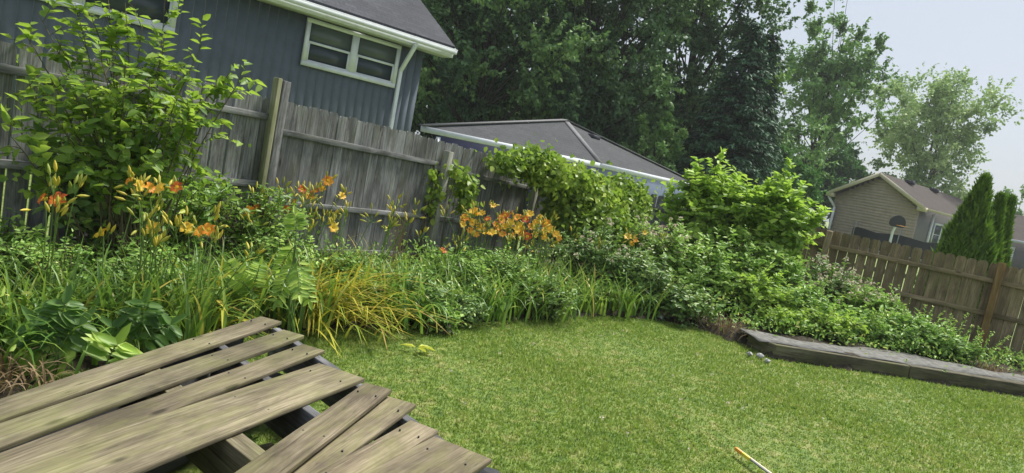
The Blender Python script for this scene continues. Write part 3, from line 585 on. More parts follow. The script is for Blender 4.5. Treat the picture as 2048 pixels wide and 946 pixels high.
def tan_house():
    lw = P(1655, 384, 50); rw = P(1850, 413, 45); zc = (lw[2]+rw[2])/2; lw[2] = rw[2] = zc; ax = nrm(rw-lw); out = np.array([ax[1], -ax[0], 0]); bk = -out
    wd = np.linalg.norm(rw-lw); ap_ = P(1757, 344, 47.5); print('tan house', zc, wd, ap_)
    rise = ap_[2]-zc; mid = (lw+rw)/2; Lh = 30.
    th = thing('tan_house', (mid[0], mid[1], 0), 'taupe sided house with a brown gabled roof beyond the back fence', 'house')
    ridge0 = np.array([mid[0], mid[1], zc+rise]); r = MB()
    for e in (lw, rw):
        q = [e, e+bk*Lh, ridge0+bk*Lh, ridge0]; quadsheet(r, q, .15)
    # cross wing to the right, ridge parallel to the picture
    wr = rw+ax*0+bk*1.0
    r.build('roof', M['shingle3'], th)
    # lap siding courses on the gable wall
    ov = .45; r = MB(); z = 0; wl = lw+ax*ov+bk*ov; wr_ = rw-ax*ov+bk*ov; wlen = np.linalg.norm(wr_-wl); zw = zc-.1
    while z < zc+rise-.35:
        zz = z+.2; f_ = max(0, (zz-zw)/(rise*(1)))
        half = wlen/2*(1-f_) if zz > zw else wlen/2
        if half < .2: break
        c0 = (wl+wr_)/2; nn = nrm(out*1+UZ*.0); b0 = np.array([*c0[:2], zz-.1])
        obox(r, b0, ax, nrm(out+UZ*.14), nrm(UZ-out*.14), half*2, .05, .205, rs.rand()); z += .2
    gt = [wl+bk*.05, wr_+bk*.05, (wl+wr_)/2+bk*.05]; gt = [np.array([q[0], q[1], zw-.02 if k < 2 else zc+rise-.3]) for k, q in enumerate(gt)]; g2 = [q+bk*.06 for q in gt]; r.add(gt+g2, [[0, 1, 2], [5, 4, 3]], .5); r.add(gt+g2, [[0, 3, 4, 1], [1, 4, 5, 2], [2, 5, 3, 0]], .5)
    obox(r, (wl+wr_)/2+bk*.12+UZ*(zw/2-zc), ax, out, UZ, wlen, .12, zw, .5)
    r.build('wall', M['taupe'], th)
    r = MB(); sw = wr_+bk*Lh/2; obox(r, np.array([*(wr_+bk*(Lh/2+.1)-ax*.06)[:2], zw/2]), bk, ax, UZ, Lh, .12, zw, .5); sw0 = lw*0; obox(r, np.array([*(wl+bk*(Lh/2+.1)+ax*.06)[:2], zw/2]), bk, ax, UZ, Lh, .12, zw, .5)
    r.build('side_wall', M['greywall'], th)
    for e in (lw, rw):
        q = ridge0 if False else ridge0
        r = MB(); beam(r, e+out*.03-UZ*.12, q+out*.03-UZ*.12, .05, .24, up=out if False else UZ); r.build('rake_board', M['cream'], th)
    for e, s_ in ((lw, -1), (rw, 1)):
        r = MB(); obox(r, e+bk*.2-UZ*.16-ax*s_*.2, ax, out, UZ, .5, .5, .28, .5); r.build('eave_return', M['cream'], th)
        r = MB(); obox(r, e+bk*(Lh/2+.5)-UZ*.1+ax*s_*.06, bk, ax, UZ, Lh, .12, .14, .5); r.build('gutter', M['cream' if s_ > 0 else 'trim'], th)
    for e, s_ in ((wl, -1), (wr_, 1)):
        r = MB(); t_ = np.array([*(e+out*.1)[:2], 0.]); pts = [np.array([*(lw+ax*.1+bk*.1)[:2], zc-.3]), np.array([*(wl+ax*.15+out*.1)[:2], zc-1.0]), np.array([*(wl+ax*.15+out*.1)[:2], .2])] if s_ < 0 else [np.array([*(wr_+bk*2.4+ax*.12)[:2], zc-.3]), np.array([*(wr_+bk*2.4+ax*.12)[:2], .2])]
        for p_, q in zip(pts[:-1], pts[1:]): beam(r, p_, q, .13, .13, up=out)
        r.build('downspout', M['trim'], th)
    # side window (white frame) on the right side wall
    window(th, np.array([*(wr_+bk*3.2+ax*.01)[:2], 1.35]), bk, ax, 1.5, 1.6, .14, True, 0)
    window(th, np.array([*(wr_+bk*9+ax*.01)[:2], 1.35]), bk, ax, 2.2, 1.5, .14, True, .15)
    for f_ in (.14, .3): # roof vents
        r = MB(); q = ridge0+bk*Lh*f_+(rw-(ridge0-UZ*rise))*.12-UZ*rise*.12+UZ*.12; obox(r, q, ax, out, UZ, .5, .6, .3, .5); r.build('roof_vent', M['black'], th)
    # a wing on the right with its own roof and a window facing us
    w0 = wr_+bk*12.5; wing = [np.array([*(w0)[:2], 0]), np.array([*(w0+ax*12)[:2], 0])]
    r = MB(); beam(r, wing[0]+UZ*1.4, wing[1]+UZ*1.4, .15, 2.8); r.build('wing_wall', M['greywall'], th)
    e0 = w0+out*.5; e0[2] = 2.95; e1 = e0+ax*12.5; r = MB(); quadsheet(r, [e0-ax*1, e1, e1+bk*5+UZ*2.1, e0-ax*1+bk*5+UZ*2.1], .15); r.build('wing_roof', M['shingle3'], th)
    r = MB(); beam(r, e0-ax*1-UZ*.1+out*.03, e1-UZ*.1+out*.03, .05, .2); r.build('gutter', M['trim'], th)
    for u in (.9, 5): window(th, np.array([*(w0+ax*u+out*.08)[:2], .9]), ax, out, 1.7, 1.5, .16, True, .1)
tan_house()

def hoop():
    c = P(1796, 443, 25); th = thing('basketball_hoop', (c[0], c[1], 0), 'dark fan shaped basketball backboard on a pale pole beyond the back fence', 'basketball hoop')
    ax = np.array([.96, .28, 0]); ax = nrm(ax); out = np.array([ax[1], -ax[0], 0]); r = MB(); n = 16
    pr = [(-.58, -.22), (-.42, -.34), (.42, -.34), (.58, -.22)]+[(.58*math.cos(t), -.1+.46*math.sin(t)) for t in np.linspace(0, math.pi, n)]
    v = [c+ax*a*.62+UZ*b*.62+out*s*.015 for s in (1, -1) for a, b in pr]; k = len(pr)
    r.add(v, [list(range(k))], .5); r.add(v, [list(range(2*k-1, k-1, -1))], .5); r.add(v, [[q, q+k, (q+1) % k+k, (q+1) % k] for q in range(k)], .5); r.build('backboard', M['fanblack'], th)
    r = MB(); tube(r, [np.array([c[0], c[1], 0])-out*.12, np.array([c[0], c[1], c[2]-.4])-out*.12, c-UZ*.1-out*.03], .045, 8); r.build('pole', M['trim'], th)
    r = MB(); t = np.linspace(0, 6.283, 17); tube(r, [c+out*(.19+.16*math.cos(q))+ax*.16*math.sin(q)-UZ*.14 for q in t], .008, 5); r.build('rim', M['tomato'], th)
hoop()
def trampoline():
    c = P(1800, 470, 30); c[2] = 0; th = thing('trampoline', c, 'round trampoline with dark safety net standing beyond the back fence', 'trampoline'); R_ = 1.95
    r = MB(); t = np.linspace(0, 6.2832, 25)
    r.add([c+np.array([R_*math.cos(q), R_*math.sin(q), .8]) for q in t[:-1]], [list(range(24))], .5); r.build('jumping_mat', M['black'], th)
    r = MB(); tube(r, [c+np.array([R_*math.cos(q), R_*math.sin(q), .8]) for q in t], .05, 6); r.build('frame_ring', M['steel'], th)
    r = MB(); v = []; 
    for q in t[:-1]:
        v += [c+np.array([R_*.96*math.cos(q), R_*.96*math.sin(q), .82]), c+np.array([R_*.96*math.cos(q), R_*.96*math.sin(q), 1.60+.05*math.cos(q*6)])]
    r.add(v, [[2*k, 2*((k+1) % 24), 2*((k+1) % 24)+1, 2*k+1] for k in range(24)], .5); r.build('safety_net', M['black'], th)
    for k in range(6):
        q = k*math.pi/3; r = MB(); tube(r, [c+np.array([R_*1.03*math.cos(q), R_*1.03*math.sin(q), 0]), c+np.array([R_*1.03*math.cos(q), R_*1.03*math.sin(q), 1.9])], .022, 6); r.build('pole', M['steel'], th)
trampoline()

# ---------------------------------------------------------------- trees
def bez(a, b, c, n):
    t = np.linspace(0, 1, n)[:, None]; return (1-t)**2*a+2*t*(1-t)*b+t*t*c
def tree(name, label, cat, cx, cy, D, rx, rz, leaf, bark, nclump, nper, lsize, top=None, stems=1, group=None, trunk_r=.22, csz=.2, hole=0., seed=0):
    """crown centre seen at pixel (cx,cy) at distance D; rx, rz crown half width / half height in metres"""
    rs2 = np.random.RandomState(seed); cc = P(cx, cy, D); base = np.array([cc[0], cc[1], 0]); th = thing(name, base, label, cat, group)
    u = nrm(rs2.randn(nclump, 3)); rad = rs2.rand(nclump)**.4; 
    lob = 1+.16*np.sin(u[:, 0]*5+seed)+.16*np.sin(u[:, 2]*6+seed*2)+.12*np.sin(u[:, 1]*7+seed)
    cl = cc+u*rad[:, None]*lob[:, None]*np.array([rx, rx, rz]); cl[:, 2] = np.maximum(cl[:, 2], .8)
    mb = MB(); tb = MB(); nper = int(nper*1.7); N = nclump*nper; sz = csz*rx*(.6+.8*rs2.rand(nclump))
    ci = np.repeat(np.arange(nclump), nper); K_ = 15; od_ = nrm(cl-cc); tw = nrm(rs2.randn(nclump, K_, 3)+od_[:, None]*.9+np.array([0, 0, .45]))*(sz[:, None]*(.55+1.0*rs2.rand(nclump, K_)))[..., None]   # leaves sit along twigs of each clump
    ki = rs2.randint(0, K_, N); tt_ = rs2.rand(N)**.6; pos = cl[ci]+tw[ci, ki]*tt_[:, None]*1.15-od_[ci]*sz[ci][:, None]*.3+rs2.randn(N, 3)*(.075*sz[ci]*(1.3-tt_))[:, None]*np.array([1, 1, .8]); pos[:, 2] = np.maximum(pos[:, 2], .3)
    outd = nrm(pos-cc); nr = nrm(outd*.5+np.array([0, 0, .8])+rs2.randn(N, 3)*.6); d = nrm(rs2.randn(N, 3)+outd*.8-np.array([0, 0, .5]))
    cr = rs2.rand(nclump)*.65; rn = np.clip(cr[ci]+rs2.rand(N)*.4, 0, 1)
    leaves(mb, pos, d, nr, lsize*(.5+.5*rs2.rand(N)), lsize*(.4+.25*rs2.rand(N)), rn, simple=True); mb.build('crown', L[leaf], th)
    zt = cc[2]+rz*.55
    for s in range(stems):
        off = np.array([rs2.randn()*.12, rs2.randn()*.12, 0])*stems; tip = np.array([cc[0]+rs2.randn()*rx*.3*(stems > 1), cc[1]+rs2.randn()*rx*.2*(stems > 1), zt])
        pts = bez(base+off, (base+tip)/2+np.array([rs2.randn()*.3, rs2.randn()*.3, 0]), tip, 10); rr = trunk_r/stems**.5*(1-.85*np.linspace(0, 1, 10)); tube(tb, pts, rr, 9, .5)
        ks = range(s, nclump, stems)
        for k in ks:
            if rs2.rand() > .5: continue
            hh = np.clip((cl[k][2]-base[2])*.6/(zt-base[2]), .12, .85); f_ = int(hh*9); p0 = pts[f_]; tube(tb, bez(p0, (p0*.5+cl[k]*.5)+np.array([0, 0, -.1*rx]), cl[k], 6), np.linspace(rr[f_]*.38, .012, 6), 5, .5)
    tb.build('trunk', M[bark], th)
T = tree
T('maple_tree', 'tall dark maple rising just right of the blue house', 'tree', 985, 60, 30, 4.3, 6.3, 'maple', 'bark', 130, 250, .26, trunk_r=.3, seed=11)
T('maple_tree', 'broad dark maple directly behind the garage roof peak', 'tree', 1195, 70, 33, 5.0, 7.4, 'maple', 'bark', 150, 260, .27, trunk_r=.34, seed=12)
T('maple_tree', 'dark maple reaching the top of the picture left of the spruce', 'tree', 1385, 110, 36, 4.3, 8.6, 'maple', 'bark', 130, 250, .27, trunk_r=.3, seed=13)
T('maple_tree', 'distant dark maple showing sky through its top beside the blue roof', 'tree', 870, -10, 46, 5.0, 9, 'maple', 'bark', 90, 180, .34, seed=14)
T('maple_tree', 'shaded maple low behind the ridge of the garage', 'tree', 1080, 210, 42, 6.5, 4.6, 'maple', 'bark', 110, 200, .32, seed=15)
T('maple_tree', 'shaded low maple filling the space behind the dark spruce', 'tree', 1370, 300, 44, 6.5, 4.6, 'maple', 'bark', 110, 200, .32, seed=16)
T('maple_tree', 'dark maple low behind the corner of the blue house', 'tree', 880, 190, 36, 3.8, 4.6, 'maple', 'bark', 90, 200, .27, seed=17)
T('young_tree', 'small lighter green tree in front of the dark maples, right of the garage roof', 'tree', 1318, 285, 28, 1.1, 1.35, 'ash', 'bark', 30, 110, .17, trunk_r=.08, seed=18)
T('ash_tree', 'tall airy green tree with sky showing through, right of the spruce', 'tree', 1660, 165, 52, 3.7, 5.6, 'ash', 'bark', 80, 170, .33, trunk_r=.25, csz=.25, stems=2, seed=23)
T('leafy_tree', 'dense green tree low between the spruce and the taupe house', 'tree', 1640, 360, 60, 4.0, 4.2, 'dark', 'bark', 80, 230, .34, seed=20)
T('leafy_tree', 'rounded green tree touching the left end of the taupe roof', 'tree', 1555, 395, 38, 2.1, 2.4, 'dark', 'bark', 50, 190, .25, seed=21)
T('silver_maple_tree', 'pale silvery green tree with several trunks behind the taupe house', 'tree', 1868, 270, 62, 4.7, 6.2, 'silver', 'palebark', 125, 120, .36, trunk_r=.4, stems=5, csz=.24, seed=31)
T('leafy_tree', 'far off green treetop low beyond the right edge of the taupe roof', 'tree', 2030, 418, 80, 2.5, 2.0, 'ash', 'bark', 24, 90, .4, seed=33)

def spruce(tx, ty, DD_, RR_, lab):
    tip = P(tx, ty, DD_); base = np.array([tip[0], tip[1], 0]); th = thing('spruce_tree', base, lab, 'tree'); H_ = tip[2]
    mb = MB(); tb = MB(); tube(tb, [base, base+UZ*H_*.5, tip], [.22, .13, .02], 8); P_, D_, N_ = [], [], []
    for lev in np.arange(.9, H_-.1, .26):
        f_ = 1-lev/H_; r_ = RR_*f_**.8+.1; nb = int(9+10*f_)
        for k in range(nb):
            az = rs.rand()*6.283; rl = r_*rs.uniform(.75, 1.12); d = np.array([math.cos(az), math.sin(az), 0]); p0 = base+UZ*lev
            end = p0+d*rl+UZ*(-.22*rl); pts = bez(p0, p0+d*rl*.5+UZ*.05, end+UZ*.12*rl, 6); tube(tb, pts, np.linspace(.03, .006, 6), 4)
            m = int(40*rl/1.2)+10; t = rs.rand(m)**.7; q = p0+(end-p0)*t[:, None]+rs.randn(m, 3)*np.array([.10, .10, .05]); side = np.cross(d, UZ)
            dd = d[None]*.7+side[None]*rs.randn(m, 1)*.7+np.array([0, 0, -.35])+rs.randn(m, 3)*.2; P_.append(q); D_.append(dd); N_.append(UZ+rs.randn(m, 3)*.4)
    P_, D_, N_ = map(np.concatenate, (P_, D_, N_)); n = len(P_); leaves(mb, P_, D_, N_, .26, .09, rs.rand(n), simple=True)
    mb.build('crown', L['spruce'], th); tb.build('trunk', M['bark'], th)
spruce(1512, 42, 30, 2.75, 'dark conical spruce standing among the trees in the middle')
spruce(1548, 62, 32.5, 2.1, 'second narrower spruce just right of and behind the main spruce')
def arbor(x, ytip, D, r_, label, seed):
    tip = P(x, ytip, D); base = np.array([tip[0], tip[1], 0]); th = thing('arborvitae_tree', base, label, 'evergreen', 'arborvitae behind the back fence'); H_ = tip[2]; rq = np.random.RandomState(seed)
    n = 9000; f_ = rq.rand(n)**.8; az = rq.rand(n)*6.283; prof = r_*np.minimum(1, (1-f_)*1.25)**.95*(.9+.12*np.sin(az*3+f_*9)+.08*np.sin(az*7-f_*20)); rad = prof*(.72+.3*rq.rand(n)**.5)
    o = np.stack([np.cos(az), np.sin(az), 0*az], 1); pos = base+o*rad[:, None]+UZ*(f_*(H_-.15)+.05)[:, None]; d = o*.45+UZ+rq.randn(n, 3)*.18
    mb = MB(); leaves(mb, pos+rq.randn(n, 3)*.015, d+rq.randn(n, 3)*.2, o+rq.randn(n, 3)*.5, .15*(.7+.6*rq.rand(n)), .045, rq.rand(n), simple=True); mb.build('foliage', L['arbor'], th)
    t_ = MB(); tube(t_, [base, base+UZ*H_*.85], [.06, .015], 7); t_.build('trunk', M['bark'], th)
arbor(1972, 350, 14.5, .78, 'tallest pointed bright green arborvitae behind the back fence', 1)
arbor(2004, 388, 15.2, .44, 'middle shorter arborvitae behind the back fence', 2)
arbor(2024, 392, 15.8, .36, 'rightmost narrow arborvitae behind the back fence', 3)
arbor(1925, 452, 14.2, .36, 'low arborvitae at the left foot of the tall one', 4)

# ---------------------------------------------------------------- shrubs built from stems, twigs and leaves
def shrub(name, label, cat, base, tips, leaf, lsize, asp=.55, twigs=7, lpt=9, twl=.28, stem_r=.009, seed=0, droop=.35, group=None, bloom=None, bmat='white', extra=None, spread=.1, t0=.3):
    rq = np.random.RandomState(seed+100); base = np.array(base, float); th = thing(name, base, label, cat, group); sb = MB(); PP, DD, NN, RR = [], [], [], []; ends = []; cen_ = np.mean([np.array(q, float) for q in tips], 0)*np.array([1, 1, .7])
    for tp in tips:
        tp = np.array(tp, float); b0 = base+np.array([rq.randn()*spread, rq.randn()*spread, 0]); mid = (b0+tp)/2+UZ*.18*np.linalg.norm(tp-b0)+rq.randn(3)*.04; pts = bez(b0, mid, tp, 9)
        tube(sb, pts, np.linspace(stem_r, .0025, 9), 5); sh = rq.rand()*.4
        for k in range(twigs):
            f_ = t0+(1-t0)*(k+rq.rand())/twigs; q = f_*8; i0 = min(int(q), 7); p0 = pts[i0]+(pts[i0+1]-pts[i0])*(q-i0); ax = nrm(pts[i0+1]-pts[i0])
            dv = nrm(ax*.5+rq.randn(3)*.75+UZ*.25); ln_ = twl*(.5+rq.rand())*(1.15-.5*f_); e = p0+dv*ln_; pt = bez(p0, p0+dv*ln_*.6+UZ*.04, e-UZ*.12*ln_, 5)
            tube(sb, pt, np.linspace(.0035, .0012, 5), 3); m = max(3, int(lpt*(.6+.6*rq.rand())))
            tt = np.linspace(.1, 1, m)+rq.randn(m)*.03; tt = np.clip(tt, 0, 1); ps = p0+(e-p0)*tt[:, None]+rq.randn(m, 3)*.006; side = nrm(np.cross(dv, UZ)); sg = np.where(np.arange(m) % 2, 1, -1)[:, None]
            dl = dv*.6+side*sg*.9+UZ*(.15)-UZ*droop*rq.rand(m, 1)+rq.randn(m, 3)*.25; PP.append(ps); DD.append(dl); NN.append(UZ*.7+nrm(ps-cen_)*.9+rq.randn(m, 3)*.45); RR.append(np.clip(sh+rq.rand(m)*.6, 0, 1)); ends.append(e)
    PP, DD, NN, RR = map(np.concatenate, (PP, DD, NN, RR)); n = len(PP); sz = lsize*(.55+.7*rq.rand(n)); mb = MB(); PP[:, 2] = np.maximum(PP[:, 2], .04)
    leaves(mb, PP, DD, NN, sz, sz*asp, RR); mb.build('foliage', L[leaf], th); sb.build('stems', M['twig'], th)
    if bloom:
        bm = MB(); idx = rq.choice(len(ends), min(bloom, len(ends)), False)
        for k in idx:
            c = ends[k]+UZ*.02; m = 12; d = nrm(rq.randn(m, 3)+UZ*.6); leaves(bm, c+d*.015, d, UZ+rq.randn(m, 3), .03, .025, rq.rand(m), simple=True)
        bm.build('blossom', L[bmat], th)
    return th
def tipcloud(c, r_, n, seed, zmin=.15):
    rq = np.random.RandomState(seed); u = nrm(rq.randn(n, 3)); u[:, 2] = np.abs(u[:, 2])*1.0; q = np.array(c)+u*np.array(r_)*(rq.rand(n, 1)**.35); q[:, 2] = np.maximum(q[:, 2], zmin); return q

# upper left shrub in front of the fence
tp = [P(x, y, D) for x, y, D in [(10, 90, 4.9), (45, 60, 4.7), (75, 25, 4.8), (110, 70, 4.7), (150, 10, 4.8), (185, 40, 4.8), (215, -20, 4.9), (250, 5, 4.9), (285, 50, 4.9), (330, -10, 5.0), (330, 95, 5.0), (365, 120, 5.2), (400, 100, 5.2), (430, 170, 5.3), (488, 150, 5.4), (455, 150, 5.4), (405, 195, 5.1), (120, 140, 4.5), (60, 170, 4.5), (200, 110, 4.6), (250, 130, 4.6), (300, 160, 4.7), (350, 200, 4.8), (380, 230, 4.9), (180, 190, 4.5), (90, 220, 4.4), (20, 240, 4.3), (240, 210, 4.6), (150, 270, 4.5), (230, 290, 4.6), (280, 180, 4.9), (230, 80, 5.0), (160, 110, 4.8), (310, 120, 5.0), (385, 320, 5.3), (20, 270, 4.2)]]
gb = PZ(255, 560, 0); gb = P(250, 480, 4.9); gb[2] = 0
shrub('leafy_shrub', 'tall open shrub with bright pointed leaves in front of the fence at upper left', 'shrub', gb, tp, 'topshrub', .085, .6, 9, 9, .24, .008, 1, .45, t0=.48)
# vine on the fence
def vine(name, label, blobs, leaf, lsize, seed, trunk=None):
    rq = np.random.RandomState(seed); c0 = blobs[0][0]; th = thing(name, (c0[0], c0[1], 0), label, 'climbing plant'); PP, NN, RR = [], [], []
    for c, r_, n in blobs:
        u = nrm(rq.randn(n, 3)); q = np.array(c)+u*np.array(r_)*(.45+.62*rq.rand(n, 1)**.6)+rq.randn(n, 3)*.035*(1+3*(rq.rand(n, 1) > .93)); PP.append(q); NN.append(u*.8+UZ*.5+rq.randn(n, 3)*.7); RR.append(np.clip(rq.rand()*.35+rq.rand(n)*.65, 0, 1))
    PP, NN, RR = map(np.concatenate, (PP, NN, RR)); n = len(PP); mb = MB(); PP[:, 2] = np.maximum(PP[:, 2], .05); s_ = lsize*(.6+.7*rq.rand(n))
    leaves(mb, PP, rq.randn(n, 3)-UZ*.5, NN, s_, s_*.85, RR, .12); mb.build('foliage', L[leaf], th)
    sb = MB()
    for c, r_, n in blobs: tube(sb, bez(np.array([c[0], c[1], .0]), (np.array(c)+np.array([c[0], c[1], 0]))/2+rq.randn(3)*.1, np.array(c), 7), np.linspace(.015, .004, 7), 5)
    sb.build('stems', M['twig'], th)
V = lambda x, y, D: P(x, y, D)
vine('fence_vine', 'large bright green vine draped over the middle of the grey fence', [
 (V(1015, 325, 9.8), (.28, .25, .13), 472), (V(1070, 325, 10.2), (.42, .35, .22), 1080), (V(1130, 362, 10.6), (.5, .35, .28), 1485), (V(1180, 390, 10.9), (.5, .4, .33), 1755), (V(1232, 388, 11.4), (.5, .35, .3), 1620), (V(1255, 410, 11.8), (.4, .35, .35), 1215),
 (V(1180, 430, 10.5), (.6, .35, .4), 1890), (V(1230, 440, 11), (.45, .4, .45), 1620), (V(1130, 430, 10.6), (.35, .25, .4), 945), (V(1090, 345, 9.9), (.35, .15, .2), 540), (V(1200, 470, 10.2), (.6, .35, .35), 1215)], 'vine', .085, 5)
vine('post_vine', 'small vine climbing the pale leaning fence post', [(V(930, 370, 9.2), (.16, .10, .18), 121), (V(932, 400, 9.2), (.10, .08, .22), 148), (V(865, 352, 8.9), (.10, .06, .08), 54), (V(864, 400, 8.9), (.07, .06, .2), 81), (V(915, 345, 9), (.12, .05, .08), 54)], 'vine', .09, 6)
# big light green shrub masses on the right
def sh2(name, label, cx, cy, D, rx, rz, n, leaf, ls, seed, xt=(), **k):
    c = P(cx, cy, D); b = np.array([c[0], c[1], 0]); return shrub(name, label, 'shrub', b, list(tipcloud(c, (rx, rx*.75, rz), n, seed))+[P(x, y, D) for x, y in xt], leaf, ls, seed=seed, **k)
sh2('mock_orange_shrub', 'tall light green shrub with upright shoots right of the garage roof', 1425, 430, 10.8, .75, .68, 46, 'bright', .115, 41, twigs=12, lpt=13, xt=[(1432, 318), (1418, 345), (1400, 335), (1480, 345), (1500, 372), (1350, 420), (1372, 385), (1455, 360)], twl=.34, asp=.6)
sh2('mock_orange_shrub', 'rounded light green shrub reaching out over the left end of the brown fence', 1555, 440, 10.6, .60, .52, 40, 'bright', .115, 42, twigs=12, lpt=13, xt=[(1585, 335), (1568, 345), (1598, 375), (1635, 440), (1630, 470), (1540, 370), (1610, 410)], twl=.32, asp=.6)
sh2('leafy_bush', 'middle green bush below the two tall light green shrubs', 1480, 530, 10.0, .85, .5, 50, 'bush', .085, 43, twigs=8, lpt=10, twl=.28)
sh2('leafy_bush', 'low bright bush spilling toward the near end of the timber border', 1530, 600, 9.3, .55, .42, 40, 'bright', .075, 44, twigs=7, lpt=9, twl=.22)
sh2('leafy_bush', 'soft green bush between the rose bush and the timber border', 1390, 560, 9.6, .7, .55, 50, 'bush', .075, 45, twigs=8, lpt=10, twl=.26)
sh2('rose_bush', 'dark leaved bush with whitish blooms in front of the vine', 1195, 520, 9.1, .62, .5, 50, 'rose', .065, 46, twigs=9, lpt=12, twl=.22, bloom=60)
sh2('rose_bush', 'dark rose bush low at the lawn edge right of the whitish blooms', 1290, 570, 9.0, .6, .42, 50, 'rose', .065, 47, twigs=8, lpt=10, twl=.22)
sh2('flowering_bush', 'bush with fading cream flower heads behind the rose bushes', 1320, 490, 9.9, .55, .4, 40, 'bush', .07, 48, twigs=8, lpt=9, twl=.22, bloom=170)
sh2('flowering_bush', 'sprawling bush with pinkish cream flower heads before the brown fence', 1650, 570, 10.4, .75, .42, 50, 'rose', .065, 49, twigs=8, lpt=9, twl=.22, bloom=190)
sh2('flowering_bush', 'lower flowering bush trailing right along the brown fence', 1735, 610, 10.0, .55, .3, 40, 'bush', .065, 50, twigs=8, lpt=9, twl=.2, bloom=110)
sh2('dark_bush', 'dark green bush in shade at the back corner of the lawn', 1370, 620, 8.7, .42, .3, 36, 'rose', .07, 51, twigs=7, lpt=9, twl=.2)
sh2('leafy_bush', 'pale green weedy bush filling the middle of the raised bed', 1700, 650, 9.4, .65, .25, 44, 'weed', .07, 52, twigs=7, lpt=9, twl=.22)
sh2('leafy_bush', 'green bush at the right end of the raised bed below the brown fence', 1850, 680, 9.2, .55, .22, 40, 'weed', .07, 53, twigs=7, lpt=9, twl=.22)
sh2('leafy_bush', 'low yellowish green creeper over the grey fabric by the timber', 1650, 640, 9.05, .6, .13, 40, 'bright', .07, 54, twigs=6, lpt=8, twl=.18)
sh2('leafy_bush', 'dense green mound under the cluster of orange lilies', 930, 560, 7.4, .6, .26, 50, 'bush', .06, 55, twigs=8, lpt=10, twl=.2)
sh2('leafy_bush', 'fine leaved green weed patch behind the boards at left', 400, 600, 5.0, .45, .2, 40, 'weed', .04, 56, twigs=8, lpt=10, twl=.16)
sh2('leafy_bush', 'ferny green patch at the far left of the bed', 90, 560, 4.2, .35, .25, 40, 'weed', .038, 57, twigs=8, lpt=10, twl=.16)
sh2('dark_shrub', 'dark broad leaved shrub half shaded against the fence under the tall open shrub', 215, 330, 5.15, .42, .42, 28, 'rose', .095, 61, twigs=8, lpt=9, twl=.22, asp=.6)
sh2('leafy_bush', 'dark green leafy patch at the foot of the tall shrub', 320, 400, 5.5, .7, .25, 40, 'shrubmix', .07, 58, twigs=7, lpt=9, twl=.2)
sh2('leafy_bush', 'green leafy patch at the foot of the double fence post', 510, 420, 6.2, .6, .25, 36, 'shrubmix', .055, 59, twigs=7, lpt=9, twl=.2)
sh2('creeping_weed', 'low pale flowering weed creeping out onto the lawn edge', 865, 660, 6.1, .22, .05, 30, 'weed', .05, 60, twigs=7, lpt=9, twl=.14, bloom=4)

for k, (x, y, D, rx, rz, lf, ls, nm, lb) in enumerate([
 (700, 560, 6.3, .4, .28, 'weed', .045, 'leafy_bush', 'fine green weed patch just behind the yellowing clump'),
 (560, 530, 5.9, .45, .3, 'bush', .045, 'leafy_bush', 'fine leaved green patch above the far corner of the boards'),
 (840, 600, 6.3, .35, .25, 'rose', .05, 'leafy_bush', 'dark green patch right of the yellowing clump at the lawn edge'),
 (1000, 545, 7.5, .5, .25, 'weed', .045, 'leafy_bush', 'feathery green patch directly under the orange lily cluster'),
 (1075, 600, 7.5, .4, .22, 'rose', .05, 'leafy_bush', 'dark leafy patch at the lawn edge left of the rose bush'),
 (910, 625, 6.5, .3, .14, 'rose', .045, 'leafy_bush', 'dark low patch touching the lawn under the single orange flower'),
 (240, 560, 4.6, .45, .3, 'weed', .045, 'leafy_bush', 'fine green weeds between the low yellow lily and the strap leaves'),
 (20, 540, 4.3, .35, .3, 'bush', .05, 'leafy_bush', 'green weed patch at the left border under the fence rail'),
 (1560, 560, 9.9, .6, .38, 'bush', .08, 'leafy_bush', 'tangled pale green bush left of the pinkish flower heads'),
 (1610, 620, 9.3, .55, .3, 'weed', .07, 'leafy_bush', 'tangled weeds in the middle left of the raised bed'),
 (1780, 650, 9.6, .55, .3, 'weed', .065, 'leafy_bush', 'loose pale weeds rising before the brown fence'),
 (1780, 672, 9.2, .5, .14, 'weed', .05, 'creeping_weed', 'low weeds creeping over the timber middle'),
 (1905, 700, 9.2, .45, .14, 'weed', .05, 'creeping_weed', 'low weeds creeping toward the right end of the timber'),
 (1565, 640, 8.85, .38, .13, 'bright', .06, 'creeping_weed', 'bright creeping leaves over the corner of the timber border'),
 ]): sh2(nm, lb, x, y, D, rx, rz, 40, lf, ls, 160+k, twigs=8, lpt=10, twl=.2 if rz > .2 else .15)
# undergrowth over the bed
def undergrowth():
    mb = MB(); N = 110000; x = rs.uniform(-6, 10, N); y = rs.uniform(3, 15, N); p_ = np.stack([x, y], 1); ok = inpoly(p_, poly); p_ = p_[ok]
    dt = (p_[:, 0]-tl0[0])*tn[0]+(p_[:, 1]-tl0[1])*tn[1]; at = (p_[:, 0]-tl0[0])*td[0]+(p_[:, 1]-tl0[1])*td[1]; ok = ~((dt < .55) & (at > -.1) & (rs.rand(len(p_)) > .03)); p_ = p_[ok]; n = len(p_)
    h = rs.rand(n)**.8*(.16+.36*noise_np(p_*2.3)); at = at[ok]; h = np.where(at > 0, h*.55+.1, h); pos = np.concatenate([p_, h[:, None]+.03], 1)
    s_ = .05*(.5+.9*rs.rand(n)); leaves(mb, pos, rs.randn(n, 3)+UZ*.6, UZ+rs.randn(n, 3)*.6, s_, s_*.5, rs.rand(n), simple=False); return mb
tag(undergrowth().build('bed_undergrowth', L['weed']), 'mixed low weeds covering the planting bed', 'undergrowth', kind='stuff')

